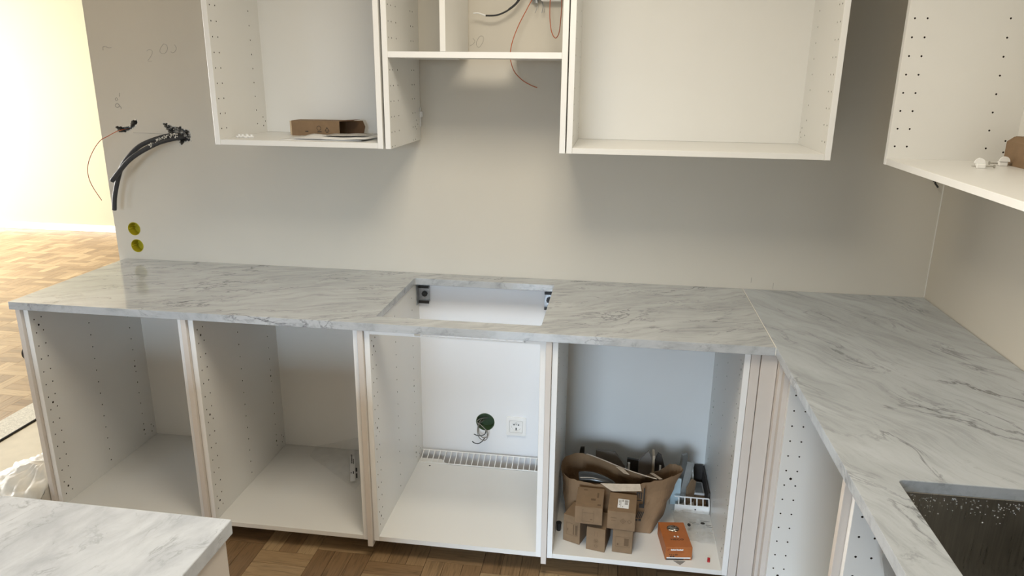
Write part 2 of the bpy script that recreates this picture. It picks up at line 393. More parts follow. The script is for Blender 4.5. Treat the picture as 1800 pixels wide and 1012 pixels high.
# left wall of the living room with its window opening
bm = bmesh.new()
for a in ((Y0, -0.1, 0, CEILZ), (3.9, Y1, 0, CEILZ), (-0.1, 3.9, 0, 0.25), (-0.1, 3.9, 2.45, CEILZ)):
    bx(bm, XL0 - 0.1, XL0, a[0], a[1], a[2], a[3])
struct('wall_left', bm, FARWALL)
bm = bmesh.new()
for a in ((-0.1, 3.9, 0.25, 0.31), (-0.1, 3.9, 2.39, 2.45), (-0.1, -0.04, 0.31, 2.39), (3.84, 3.9, 0.31, 2.39), (1.87, 1.93, 0.31, 2.39)):
    bx(bm, XL0 - 0.08, XL0 - 0.02, a[0], a[1], a[2], a[3])
struct('window_2', bm, WINF)

# pencil notes on the wall
def pencil(strokes, r=0.0007):
    bm = bmesh.new()
    for s in strokes: tube(bm, [(x, -0.0004, z) for x, z in s], r, 5, 4)
    o = obj('pencil_mark', bm, PENCIL, wall_back); return o
def arc(cx, cz, rx, rz, a0, a1, n=9, tilt=0.0):
    return [(cx + rx * math.cos(math.radians(a0 + (a1 - a0) * k / n)) + tilt * rz * math.sin(math.radians(a0 + (a1 - a0) * k / n)), cz + rz * math.sin(math.radians(a0 + (a1 - a0) * k / n))) for k in range(n + 1)]
pencil([[(-1.242, 1.760), (-1.230, 1.763), (-1.217, 1.758), (-1.205, 1.759)], [(-1.241, 1.759), (-1.242, 1.749)]], 0.0008)
pencil([[(-1.055, 1.747), (-1.044, 1.753), (-1.033, 1.749), (-1.032, 1.740), (-1.042, 1.725), (-1.055, 1.710), (-1.039, 1.709)],
        [(-0.980, 1.774), (-0.995, 1.758), (-0.999, 1.744), (-0.988, 1.737), (-0.974, 1.743), (-0.965, 1.758), (-0.969, 1.771), (-0.980, 1.774)],
        [(-0.954, 1.745), (-0.944, 1.741), (-0.934, 1.748), (-0.928, 1.759), (-0.934, 1.771)]], 0.0005)
pencil([[(-1.204, 1.538), (-1.211, 1.545), (-1.220, 1.542), (-1.222, 1.534), (-1.214, 1.530), (-1.204, 1.535), (-1.208, 1.542)], [(-1.204, 1.538), (-1.198, 1.530), (-1.199, 1.524)],
        [(-1.213, 1.568), (-1.219, 1.562), (-1.215, 1.556), (-1.207, 1.561), (-1.211, 1.568)], [(-1.196, 1.587), (-1.199, 1.572)]], 0.0008)
pencil([[(0.247, 1.800), (0.255, 1.790), (0.248, 1.780), (0.236, 1.773)], [(0.270, 1.803), (0.261, 1.787), (0.263, 1.772), (0.273, 1.770), (0.286, 1.790), (0.286, 1.805), (0.277, 1.808), (0.270, 1.803)]], 0.0005)
pencil([[(-1.160, 1.431), (-1.08, 1.430), (-1.005, 1.428)]], 0.0004)
pencil([[(1.32, 0.925), (1.32, 0.945)]], 0.0006)
pencil([[(1.402, 0.904), (1.402, 0.928)]], 0.0006)

# ------------------------------------------------------------------ parquet: basket weave of three-plank blocks
BS = 0.204; PWD = BS / 3; GAP = 0.0007
def plank_bm():
    bm = box(-BS / 2 + GAP, BS / 2 - GAP, -PWD / 2 + GAP, PWD / 2 - GAP, -0.0135, 0.0)
    uvl = bm.loops.layers.uv.new('grain')
    for f in bm.faces:
        for l in f.loops: l[uvl].uv = (l.vert.co.x, l.vert.co.y)
    return bm
plank_me = to_mesh(plank_bm(), 'parquet_plank', [WOOD])
ox, oy = -0.0165, -0.635
spots = []
for i in range(int((XL0 - ox) / BS) - 1, int((XW - ox) / BS) + 1):
    ys = oy if i % 2 == 0 else oy + 0.033
    for j in range(int((Y0 - ys) / BS), int((Y1 - ys) / BS) + 2):
        x0 = ox + i * BS; y0 = ys + j * BS
        for k in range(3):
            if (i + j) % 2 == 0: spots.append((x0 + (k + 0.5) * PWD, y0 + BS / 2, 1))
            else: spots.append((x0 + BS / 2, y0 + (k + 0.5) * PWD, 0))
def okspot(s):      # planks run a little under the walls, as a laid floor does
    x, y, _ = s
    if x < XL0 or x > XW + 0.06 or y < Y0 or y > Y1 + 0.06: return False
    return not (x > XWL + 0.1 and 0.03 < y < 0.09)
spots = [s for s in spots if okspot(s)]
def seen(s):     # the two stretches of open floor in the photograph: before the cabinets, and beyond the kitchen wall
    x, y, _ = s
    if -0.46 < x < 0.62 and -0.86 < y < -0.44: return 0
    # floor wedge of the living room between the frame edge and the end of the kitchen wall
    if y > 0.05 and x < -2.1:
        xl = -2.167 + (y - 0.11) * (-5.857 + 2.167) / (4.171 - 0.11) - 0.05
        xr = -2.1 + (y - 0.3) * (-4.4 + 2.1) / (4.183 - 0.3) + 0.05
        if xl < x < xr: return 1 + y
    return None
cand = sorted([(seen(s), s) for s in spots if seen(s) is not None], key=lambda q: (q[0], q[1]))
single = [s for _, s in cand[:300]]
ss = set(single)
for x, y, r in single:
    o = bpy.data.objects.new('parquet_plank', plank_me); C.objects.link(o); o.parent = floor
    o.location = Vector((x, y, random.uniform(-0.0003, 0.0))) - ORG[floor]
    o.rotation_euler = (0, 0, PI / 2 if r else 0)
vs, fs, uvs = [], [], []
for s in spots:
    if s in ss: continue
    x, y, r = s
    hx, hy = (PWD / 2 - GAP, BS / 2 - GAP) if r else (BS / 2 - GAP, PWD / 2 - GAP)
    b = len(vs); z = random.uniform(-0.0003, 0)
    for zz in (-0.0135, z):
        vs += [(x - hx, y - hy, zz), (x + hx, y - hy, zz), (x + hx, y + hy, zz), (x - hx, y + hy, zz)]
    for f in ((4, 5, 6, 7), (0, 1, 5, 4), (1, 2, 6, 5), (2, 3, 7, 6), (3, 0, 4, 7)):
        fs.append(tuple(b + q for q in f))
        for q in f:
            c = vs[b + q]; uvs += ([c[1] - y, c[0] - x] if r else [c[0] - x, c[1] - y])
me = bpy.data.meshes.new('parquet_planks')
me.from_pydata([(v[0] - ORG[floor].x, v[1] - ORG[floor].y, v[2] - ORG[floor].z) for v in vs], [], fs)
ul = me.uv_layers.new(name='grain'); ul.data.foreach_set('uv', uvs); me.materials.append(WOOD)
rest = link_mesh('parquet_planks', me, floor); rest['kind'] = 'stuff'

# ------------------------------------------------------------------ cabinets
MC = {}
def side_mesh(key, d, h, cols, z0, step, n, extra, inner, big=()):
    """side panel, x 0..PT, y -d..0, z 0..h; drilled on its inner face (+1: the +x face)"""
    k = (key, inner)
    if k in MC: return MC[k]
    bm = box(0, PT, -d, 0, 0, h, 0.0008)
    for f in bm.faces:
        if f.calc_center_median().y < -d + 0.0004: f.material_index = 1
    m = to_mesh(bm, 'side_panel', [WHITE, EDGE, CHIP])
    cb = bmesh.new()
    xs = PT + 0.002 if inner > 0 else -0.002
    dv = (-inner, 0, 0)
    for y in cols:
        for q in range(n):
            cyl(cb, (xs, y, z0 + q * step), dv, 0.0027, 0.013, 10)
    for y, z in extra: cyl(cb, (xs, y, z), dv, 0.0027, 0.013, 10)
    for y, z in big: cyl(cb, (xs, y, z), dv, 0.0042, 0.013, 12)
    MC[k] = boolean(m, cb, CHIP)
    return MC[k]
def leg_mesh():
    if 'leg' in MC: return MC['leg']
    bm = bmesh.new()
    cyl(bm, (0, 0, 0), (0, 0, 1), 0.026, 0.008, 20); cyl(bm, (0, 0, 0.008), (0, 0, 1), 0.026, 0.006, 20, 0.016)
    cyl(bm, (0, 0, 0.014), (0, 0, 1), 0.014, 0.040, 16); cyl(bm, (0, 0, 0.050), (0, 0, 1), 0.019, 0.0185, 16)
    MC['leg'] = to_mesh(bm, 'leg', [BLACK]); return MC['leg']
def base_cabinet(loc, w, label, group, rotz=0, back=True, d=DC, notch=False):
    h = ZB - ZC - 0.0005
    t = thing('base_cabinet', loc, label, 'cabinet', group, rotz)
    args = ('base%.3f' % d, d, h, (-0.590 + (DC - d), -0.5575 + (DC - d), -0.334, -0.108), 0.056, 0.05, 15, ((-0.061, 0.080), (-0.044, 0.063), (-0.060, 0.046)))
    bigs = [(-0.574 + (DC - d), 0.731), (-0.574 + (DC - d), 0.429), (-0.574 + (DC - d), 0.080), (-0.110, 0.381), (-0.110, 0.078)]
    link_mesh('side_panel', side_mesh(*args, 1, bigs), t)
    link_mesh('side_panel', side_mesh(*args, -1, bigs), t, (w - PT, 0, 0))
    bm = bmesh.new()
    if not notch: bx(bm, PT + .0002, w - PT - .0002, -d + 0.001, -0.002, 0.0, 0.018, 0.0006)
    else:
        a, b = PT + .0002, w - PT - .0002
        prism(bm, [(a, -d + 0.001, 0), (b, -d + 0.001, 0), (b, -0.045, 0), (b - 0.02, -0.045, 0), (b - 0.065, -0.085, 0), (a + 0.125, -0.085, 0), (a + 0.095, -0.045, 0), (a, -0.045, 0)], (0, 0, 0.018))
    obj('bottom_panel', bm, WHITE, t, local=True)
    if back: obj('back_panel', box(PT, w - PT, -0.030, -0.022, 0.019, h, 0.0), WHITE, t, local=True)
    for sx in (0.05, w - 0.05):
        for sy in (-d + 0.13, -0.06): link_mesh('leg', leg_mesh(), t, (sx, sy, -ZC))
    # front top rail of folded steel under the worktop
    if not notch: obj('top_rail', box(PT, w - PT, -d + 0.03, -d + 0.075, h - 0.004, h, 0.0), STEELG, t, local=True)
    return t
CABX = (-1.24, -0.62, 0.0, 0.62)
W4 = 0.6073
GB = 'open white base cabinets along the back wall'
c1 = base_cabinet((CABX[0], -0.001, ZC), 0.6, 'open empty white base cabinet at the left end, behind the island corner', GB)
c2 = base_cabinet((CABX[1], -0.001, ZC), 0.6, 'open white base cabinet holding only a thin clear plastic bag', GB)
c3 = base_cabinet((CABX[2], -0.001, ZC), 0.6, 'open white base cabinet under the hob cut-out, wall socket visible inside', GB, back=False, notch=True)
c4 = base_cabinet((CABX[3], -0.001, ZC), W4, 'open white base cabinet filled with cardboard boxes and a paper bag', GB)
# ventilation strip along the top front of the hob cabinet
bm = bmesh.new()
h = ZB - ZC
bx(bm, PT, 0.6 - PT, -DC + 0.001, -DC + 0.003, h - 0.006, h - 0.001); bx(bm, PT, 0.6 - PT, -DC + 0.001, -DC + 0.003, h - 0.018, h - 0.014)
bx(bm, PT, 0.6 - PT, -DC + 0.001, -DC + 0.040, h - 0.0015, h - 0.0008)
bx(bm, PT, 0.17, -DC + 0.001, -DC + 0.003, h - 0.014, h - 0.006); bx(bm, 0.53, 0.6 - PT, -DC + 0.001, -DC + 0.003, h - 0.014, h - 0.006)
for k in range(13): bx(bm, 0.19 + k * 0.028, 0.197 + k * 0.028, -DC + 0.001, -DC + 0.003, h - 0.014, h - 0.006)
obj('ventilation_strip', bm, EDGE, c3, local=True)
# white ladder-like ventilation grille along the back of the hob cabinet's bottom
bm = bmesh.new()
pa = lambda x, s: Vector((x, -0.082 + 0.062 * s, 0.020 + 0.024 * s))
for s in (0.0, 1.0):
    a, b = pa(PT + 0.004, s), pa(0.6 - PT - 0.004, s)
    tube(bm, [a, b], 0.0026, 6, 1, False)
for k in range(23):
    x = PT + 0.010 + k * 0.0245
    tube(bm, [pa(x, 0.0), pa(x, 1.0)], 0.0020, 6, 1, False)
obj('ventilation_grille', bm, EDGE, c3, local=True)
for x in (0.075, 0.555):
    bm = bmesh.new(); cyl(bm, (x, -0.105, 0.018), (0, 0, 1), 0.004, 0.0008, 12); obj('screw', bm, WIRED, c3, local=True)

# cover panels standing proud between the cabinets
def cover(x0, x1, label, z0=0.052, yb=-0.005):
    bm = box(x0 + 0.0008, x1 - 0.0008, -DP, yb, z0, ZB - 0.0008, 0.0008)
    return obj('cover_panel', bm, BEIGE, None, label=label, cat='panel', group='beige cover panels between base cabinets')
cover(-1.26, -1.24, 'beige end panel closing the left side of the base cabinet row')
cover(-0.64, -0.62, 'beige cover strip between the empty left end cabinet and its neighbour')
cover(-0.02, 0.0, 'beige cover strip left of the cabinet with the wall socket')
cover(0.60, 0.62, 'beige cover strip between socket cabinet and cardboard box cabinet')
# corner fillers between the two runs
XF = XW - 0.0005 - DC       # carcass front of the right run
cf = thing('corner_filler', (1.2275, -0.62, 0.052), 'beige corner filler boards where both cabinet runs meet', 'panel')
obj('filler_board', box(1.2283, 1.2555, -0.612, -0.594, 0.052, ZB - 0.001, 0.0008), BEIGE, cf)
obj('filler_board', box(1.2573, 1.3050, -0.618, -0.600, 0.052, ZB - 0.001, 0.0008), BEIGE, cf)
obj('filler_board', box(1.3062, 1.3240, -0.643, -0.600, 0.052, ZB - 0.001, 0.0008), BEIGE, cf)
obj('filler_board', box(1.3160, 1.3350, -0.6700, -0.6445, 0.052, ZB - 0.001, 0.0008), BEIGE, cf)
GR = 'open white base cabinets along the right wall'
r1 = base_cabinet((XW - 0.001, -0.671, ZC), 0.6, 'open white base cabinet next to the corner under the right worktop', GR, rotz=-PI / 2, back=True)
r2 = base_cabinet((XW - 0.001, -1.291, ZC), 0.6, 'open white base cabinet beneath the steel sink', GR, rotz=-PI / 2, back=True)
obj('cover_panel', box(1.313, XW - 0.005, -1.2902, -1.2718, 0.052, ZB - 0.0008, 0.0008), BEIGE, None, label='beige cover strip between the two base cabinets below the right worktop', cat='panel')

# ------------------------------------------------------------------ worktops
def worktop(name, outline, z0, z1, mat, holes, label):
    bm = bmesh.new(); prism(bm, [(x, y, z0) for x, y in outline], (0, 0, z1 - z0))
    m = to_mesh(bm, name, [mat])
    if holes:
        cb = bmesh.new()
        for hpts in holes:
            hb = bmesh.new(); prism(hb, [(x, y, z0 - 0.01) for x, y in hpts], (0, 0, z1 - z0 + 0.02))
            tm = bpy.data.meshes.new('t'); hb.to_mesh(tm); hb.free(); cb.from_mesh(tm); bpy.data.meshes.remove(tm)
        m = boolean(m, cb, mat)
    xs = [v[0] for v in outline]; ys = [v[1] for v in outline]
    org = Vector(((min(xs) + max(xs)) / 2, (min(ys) + max(ys)) / 2, z0))
    m.transform(Matrix.Translation(-org))
    o = link_mesh(name, m, None, org)
    md = o.modifiers.new('edge', 'BEVEL'); md.width = 0.002; md.segments = 2; md.limit_method = 'ANGLE'; md.angle_limit = math.radians(40)
    return tag(o, label, 'countertop')
HOB = (0.0246, 0.5775, -0.5572, -0.0824)
top1 = worktop('worktop', [(-1.275, -D), (XR - 0.0012, -D), (XR - 0.0012, -0.001), (-1.275, -0.001)], ZB, ZT, MARBLE,
               [rrect(HOB[0], HOB[1], HOB[2], HOB[3], 0.008)], 'grey veined marble worktop with rectangular hob cut-out along the back wall')
SINK = (1.386, 1.80, -1.86, -1.36)
top2 = worktop('worktop', [(XR + 0.0012, -2.75), (XW - 0.003, -2.75), (XW - 0.003, -0.001), (XR + 0.0012, -0.001)], ZB, ZT, MARBLE2,
               [rrect(SINK[0], SINK[1], SINK[2], SINK[3], 0.014)], 'grey veined marble worktop with the sink opening along the right wall')
obj('silicone_joint', box(XR - 0.0012, XR + 0.0012, -D + 0.0005, -0.0015, ZB + 0.001, ZT + 0.0004), SILIC, top1, label='pale joint line')
# island
IX, IY = 0.135, -1.70
top3 = worktop('worktop', [(-1.15, IY - 0.72), (IX, IY - 0.72), (IX, IY - 0.0), (-1.15, IY + 0.012)], 0.870, ZT, MARBLE3, None, 'bright white marble island worktop in the lower left corner')
isl = thing('island_cabinet', (-0.5, IY - 0.36, 0.0), 'beige sided island cabinet under the bright marble slab', 'cabinet')
obj('side_panel', box(IX - 0.026, IX - 0.006, IY - 0.70, IY - 0.016, 0.0, 0.8693, 0.0008), BEIGE, isl)
obj('side_panel', box(-1.13, -1.11, IY - 0.70, IY - 0.016, 0.0, 0.8693, 0.0008), BEIGE, isl)
obj('back_panel', box(-1.1095, IX - 0.0265, IY - 0.036, IY - 0.017, 0.05, 0.8693, 0.0), BEIGE, isl)
obj('bottom_panel', box(-1.1095, IX - 0.0265, IY - 0.69, IY - 0.037, 0.07, 0.088, 0.0), WHITE, isl)

# ------------------------------------------------------------------ sink
sk = thing('sink', ((SINK[0] + SINK[1]) / 2, (SINK[2] + SINK[3]) / 2, 0.63), 'brushed stainless undermount sink basin set in the right worktop', 'sink')
bm = bmesh.new()
prof = [(0.030, 0.8722), (-0.003, 0.8722), (-0.004, 0.868), (-0.006, 0.72), (0.004, 0.672), (0.014, 0.658), (0.034, 0.650)]
rings = []
for off, z in prof:
    pts = rrect(SINK[0] - off if off > 0 and z > 0.86 else SINK[0] + off, SINK[1] + off if off > 0 and z > 0.86 else SINK[1] - off,
                SINK[2] - off if off > 0 and z > 0.86 else SINK[2] + off, SINK[3] + off if off > 0 and z > 0.86 else SINK[3] - off, 0.022, 6)
    rings.append([bm.verts.new((x, y, z)) for x, y in pts])
for i in range(len(rings) - 1):
    n = len(rings[i])
    for k in range(n):
        f = bm.faces.new((rings[i][k], rings[i][(k + 1) % n], rings[i + 1][(k + 1) % n], rings[i + 1][k])); f.smooth = True
bm.faces.new(rings[-1])
so = obj('basin', bm, STEEL, sk)
md = so.modifiers.new('thick', 'SOLIDIFY'); md.thickness = 0.0012; md.offset = -1
bm = bmesh.new(); cyl(bm, (1.62, -1.61, 0.6505), (0, 0, 1), 0.055, 0.003, 32); cyl(bm, (1.62, -1.61, 0.653), (0, 0, 1), 0.035, 0.004, 24, 0.03)
obj('drain', bm, STEELG, sk)
bm = bmesh.new()
for k in range(230):
    x = random.uniform(1.395, 1.79); z = 0.866 - abs(random.gauss(0, 0.028)) * (0.5 + 0.5 * math.sin(x * 23) ** 2)
    r = random.uniform(0.0007, 0.0020)
    bmesh.ops.create_icosphere(bm, subdivisions=1, radius=r, matrix=Matrix.Translation((x, -1.3552 - 0.001, z)) @ Matrix.Diagonal((1, 0.6, 1, 1)))
wd_ = obj('water_drops', bm, WATER, sk, smooth=True); wd_['kind'] = 'stuff'

# ------------------------------------------------------------------ wall cabinets
def wall_cabinet(loc, w, d, label, rotz=0, back=True, top=True, bottom=True, hood=False, h=0.80):
    t = thing('wall_cabinet', loc, label, 'cabinet', 'open white wall cabinets', rotz)
    dd = 0.384 - d
    cols = [-0.366 + dd, -0.333 + dd, -0.105]; extra = [(-0.057, 0.076), (-0.040, 0.060), (-0.057, 0.044)]
    if hood:
        cols += [-0.281, -0.075]; extra += [(y, 0.007) for y in (-0.366, -0.333, -0.105, -0.075)]
    args = ('wall%.3f%d' % (d, hood), d, h, cols, 0.054, 0.05, 14, extra)
    link_mesh('side_panel', side_mesh(*args, 1), t)
    link_mesh('side_panel', side_mesh(*args, -1), t, (w - PT, 0, 0))
    if bottom: obj('bottom_panel', box(PT + .0002, w - PT - .0002, -d + 0.0008, -0.002, 0.0005, 0.0185, 0.0006), [WHITE], t, local=True)
    if top: obj('top_panel', box(PT + .0002, w - PT - .0002, -d + 0.0008, -0.002, h - 0.0185, h - 0.0005, 0.0006), WHITE, t, local=True)
    if back: obj('back_panel', box(PT, w - PT, -0.028, -0.020, 0.019, h - 0.019), WHITE, t, local=True)
    return t
wc1 = wall_cabinet((-0.5835, -0.001, WZ), 0.6, WD - 0.001, 'open white wall cabinet with a small cardboard carton and papers inside')
wc2 = wall_cabinet((0.0243, -0.001, WZ), 0.6, WD - 0.001, 'open white hood cabinet with a high shelf, divider and loose wires', back=False, top=False, bottom=False, hood=True)
# shelf of the hood cabinet with a duct opening at its back, and the upright divider
bm = bmesh.new()
a, b = PT + 0.0003, 0.6 - PT - 0.0003
prism(bm, [(a, -WD + 0.002, 0.2925), (b, -WD + 0.002, 0.2925), (b, -0.012, 0.2925), (0.385, -0.012, 0.2925), (0.385, -0.15, 0.2925), (0.175, -0.15, 0.2925), (0.175, -0.012, 0.2925), (a, -0.012, 0.2925)], (0, 0, 0.0185))
obj('shelf', bm, EDGE, wc2, local=True)
obj('divider', box(0.1915, 0.2100, -WD + 0.002, -0.022, 0.3115, 0.80, 0.0006), [WHITE], wc2, local=True)
bm = bmesh.new(); bx(bm, PT + 0.0005, PT + 0.004, -0.010, -0.002, 0.05, 0.12); bx(bm, PT + 0.0005, PT + 0.010, -0.014, -0.002, 0.085, 0.105)
obj('hanging_bracket', bm, EDGE, wc2, local=True)
wc3 = wall_cabinet((0.6283, -0.001, WZ), 0.8144, WD - 0.001, 'wide open empty white wall cabinet right of the hood cabinet')
wc4 = wall_cabinet((XW - 0.001, -0.4587, WZ + 0.0015), 0.9, 0.369, 'open white wall cabinet on the right wall with box and fittings inside', rotz=-PI / 2)

# ------------------------------------------------------------------ loose wires in the hood cabinet
jb = thing('junction_box', (0.52, -0.03, 1.923), 'white junction box on the wall inside the hood cabinet', 'junction box')
bm = box(0.498, 0.572, -0.042, -0.0005, 1.9225, 2.0, 0.004); obj('housing', bm, SOCKET, jb)
bm = bmesh.new()
cyl(bm, (0.478, -0.02, 1.952), (0.1, 0, -1), 0.008, 0.035, 12); bx(bm, 0.462, 0.4975, -0.03, -0.006, 1.928, 1.945)
tube(bm, [(0.482, -0.02, 1.925), (0.486, -0.03, 1.905), (0.478, -0.03, 1.885)], 0.0011, 6, 5)
tube(bm, [(0.500, -0.02, 1.925), (0.506, -0.03, 1.905), (0.502, -0.03, 1.884)], 0.0011, 6, 5)
tube(bm, [(0.502, -0.02, 1.925), (0.512, -0.035, 1.90), (0.510, -0.03, 1.886)], 0.0009, 6, 5)
obj('cable_gland', bm, STEELG, jb)
cab = thing('power_cable', (0.30, -0.05, 1.87), 'black cable with white stripped end hanging in the hood cabinet', 'cable')
bm = bmesh.new()
tube(bm, [(0.304, -0.05, 1.874), (0.345, -0.05, 1.876), (0.385, -0.047, 1.893), (0.42, -0.045, 1.922), (0.45, -0.04, 1.975), (0.47, -0.005, 2.03)], 0.0031, 8, 8)
tube(bm, [(0.385, -0.045, 1.896), (0.415, -0.043, 1.922), (0.44, -0.04, 1.975), (0.46, -0.005, 2.02)], 0.0018, 6, 8)
obj('sheath', bm, BLACK, cab)
bm = bmesh.new(); tube(bm, [(0.304, -0.05, 1.874), (0.29, -0.05, 1.879), (0.275, -0.05, 1.883), (0.259, -0.05, 1.882)], lambda u: 0.0032 - 0.0012 * u, 7, 5)
obj('stripped_end', bm, PAPER, cab)
bm = bmesh.new()
tube(bm, [(0.485, -0.005, 2.01), (0.482, -0.045, 1.955), (0.455, -0.05, 1.902), (0.423, -0.055, 1.841), (0.402, -0.06, 1.785), (0.396, -0.065, 1.742), (0.400, -0.068, 1.714), (0.413, -0.068, 1.683), (0.440, -0.066, 1.656), (0.470, -0.062, 1.639), (0.494, -0.058, 1.630)], 0.0017, 7, 8)
obj('copper_wire', bm, COPPER, None, label='orange wire hanging down through the opening of the hood shelf', cat='wire', group='orange wires')
bm = bmesh.new()
tube(bm, [(0.535, -0.03, 1.98), (0.533, -0.05, 1.925), (0.534, -0.06, 1.870), (0.543, -0.08, 1.820), (0.560, -0.11, 1.797), (0.576, -0.16, 1.812), (0.588, -0.25, 1.850), (0.597, -0.34, 1.885), (0.600, -0.395, 1.897)], 0.0017, 7, 8)
obj('copper_wire', bm, COPPER, None, label='orange wire looping beside the right side of the hood cabinet', cat='wire', group='orange wires')

# ------------------------------------------------------------------ conduits, wire and boxes at the left end of the wall
hp = bmesh.new()
def rough_rim(H, r):
    bm = bmesh.new(); random.seed(5)
    for k in range(len(H)):
        (xa, za), (xb, zb) = H[k], H[(k + 1) % len(H)]
        n = max(1, int(math.hypot(xb - xa, zb - za) / 0.008))
        for q in range(n):
            u = q / n + random.uniform(-0.2, 0.2)
            bmesh.ops.create_icosphere(bm, subdivisions=1, radius=r * random.uniform(0.5, 1.2), matrix=Matrix.Translation((xa + (xb - xa) * u, random.uniform(-0.001, 0.0015), za + (zb - za) * u)) @ Matrix.Diagonal((1.3, 0.5, 1, 1)))
    return bm
for H in (HOLE1, HOLE2):
    o = obj('plaster_crumbs', rough_rim(H, 0.0032), PLASTERW, wall_back); o['kind'] = 'stuff'
bm = bmesh.new()
for k in range(60):
    x = random.uniform(-1.01, -0.915); z = 1.462 - (x + 1.01) * 0.42 + random.uniform(-0.016, 0.010)
    bmesh.ops.create_icosphere(bm, subdivisions=1, radius=random.uniform(0.002, 0.006), matrix=Matrix.Translation((x, random.uniform(0.0, 0.012), z)))
o = obj('plaster_rubble', bm, PLASTER, wall_back); o['kind'] = 'stuff'
bm = bmesh.new()
tube(bm, [(-0.935, 0.03, 1.425), (-0.962, 0.0, 1.423), (-0.986, -0.03, 1.425), (-1.044, -0.05, 1.408), (-1.099, -0.06, 1.383), (-1.145, -0.065, 1.345), (-1.181, -0.065, 1.305), (-1.203, -0.062, 1.268), (-1.225, -0.060, 1.217), (-1.240, -0.060, 1.170), (-1.249, -0.060, 1.121)], 0.0090, 12, 8)
cd1 = thing('cable_conduit', (-1.249, -0.06, 1.121), 'longer black cable conduit bending down from the broken wall hole', 'conduit', 'black conduits from the wall')
obj('pipe', bm, CONDUIT, cd1)
bm = bmesh.new(); cyl(bm, (-1.249, -0.060, 1.1195), (0.15, 0, 1), 0.0055, 0.0010, 12); obj('pipe_opening', bm, BLACK, cd1)
bm = bmesh.new()
tube(bm, [(-0.930, 0.03, 1.418), (-0.952, 0.0, 1.416), (-0.968, -0.018, 1.414), (-0.992, -0.045, 1.407), (-1.019, -0.068, 1.396), (-1.075, -0.095, 1.364), (-1.121, -0.106, 1.331), (-1.163, -0.110, 1.290), (-1.203, -0.110, 1.249)], 0.0092, 12, 8)
cd2 = thing('cable_conduit', (-1.203, -0.11, 1.249), 'shorter black cable conduit crossing in front of the longer one', 'conduit', 'black conduits from the wall')
obj('pipe', bm, CONDUIT, cd2)
bm = bmesh.new(); random.seed(11)
for k in range(90):
    u = random.random(); x = -0.955 - 0.080 * u; z = 1.430 - 0.010 * u - 0.028 * u * u
    bmesh.ops.create_icosphere(bm, subdivisions=1, radius=random.uniform(0.0015, 0.0036), matrix=Matrix.Translation((x, -0.010 - 0.070 * u - random.uniform(0.0, 0.012), z + random.uniform(-0.012, 0.006))))
o = obj('dried_plaster', bm, PLASTERW, cd2); o['kind'] = 'stuff'
bm = bmesh.new()
tube(bm, [(-1.200, 0.03, 1.445), (-1.215, -0.02, 1.437), (-1.238, -0.05, 1.419), (-1.260, -0.07, 1.402), (-1.284, -0.09, 1.361), (-1.305, -0.10, 1.311), (-1.312, -0.10, 1.265), (-1.300, -0.10, 1.221), (-1.269, -0.10, 1.167)], 0.0015, 7, 8)
obj('copper_wire', bm, COPPER, None, label='orange wire curling out of the small hole by the wall end', cat='wire', group='orange wires')
for x, z, lab in ((-1.215, 1.031, 'upper of the two round yellow flush boxes in the wall'), (-1.211, 0.958, 'lower of the two round yellow flush boxes in the wall')):
    fb = thing('flush_box', (x, 0.0, z - 0.028), lab, 'wall box', 'yellow flush boxes')
    bm = bmesh.new()
    for (ra, ya), (rb, yb) in (((0.0283, -0.001), (0.0265, -0.001)), ((0.0265, -0.001), (0.0260, 0.042)), ((0.0283, -0.001), (0.0283, 0.044))):
        A = [bm.verts.new((x + ra * math.cos(2 * PI * k / 28), ya, z + ra * math.sin(2 * PI * k / 28))) for k in range(28)]
        B = [bm.verts.new((x + rb * math.cos(2 * PI * k / 28), yb, z + rb * math.sin(2 * PI * k / 28))) for k in range(28)]
        for k in range(28): bm.faces.new((A[k], A[(k + 1) % 28], B[(k + 1) % 28], B[k]))
    obj('cup', bm, YELLOW, fb, smooth=True)
    bm = bmesh.new(); cyl(bm, (x, 0.040, z), (0, 1, 0), 0.0262, 0.003, 28); obj('cup_bottom', bm, YELLOW, fb)
    for dx in (-0.022, 0.022):
        bm = bmesh.new(); cyl(bm, (x + dx, 0.001, z), (0, 1, 0), 0.0025, 0.035, 8); obj('screw_post', bm, YELLOW, fb)

# small black cable end near the right corner, under the wall cabinet
bm = bmesh.new(); tube(bm, [(1.905, 0.004, 1.328), (1.905, -0.012, 1.330), (1.903, -0.020, 1.324), (1.909, -0.022, 1.316), (1.914, -0.022, 1.310)], 0.003, 8, 6)
obj('cable_stub', bm, BLACK, None, label='tiny black cable hook poking from the wall under the right cabinet', cat='cable')

# ------------------------------------------------------------------ socket and open box behind the hob cabinet
st = thing('wall_socket', (0.427, 0.0, 0.209), 'white square power socket on the wall inside the base cabinet', 'socket')
cx, cz = 0.427, 0.248
bm = bmesh.new()
outer = rrect(cx - 0.042, cx + 0.042, cz - 0.042, cz + 0.042, 0.006); inner = rrect(cx - 0.028, cx + 0.028, cz - 0.028, cz + 0.028, 0.003)
O = [[bm.verts.new((x, y, z)) for x, z in outer] for y in (-0.0002, -0.008)]
I = [[bm.verts.new((x, y, z)) for x, z in inner] for y in (-0.009, -0.003)]
n = len(outer)
for a, b in ((O[0], O[1]), (O[1], I[0]), (I[0], I[1])):
    for k in range(n): bm.faces.new((a[k], a[(k + 1) % n], b[(k + 1) % n], b[k]))
obj('frame', bm, SOCKET, st)
m = to_mesh(box(cx - 0.0272, cx + 0.0272, -0.0075, -0.0004, cz - 0.0272, cz + 0.0272, 0.0008), 'insert', [SOCKET])
cbm = bmesh.new(); cyl(cbm, (cx, -0.012, cz), (0, 1, 0), 0.0195, 0.0100, 28)
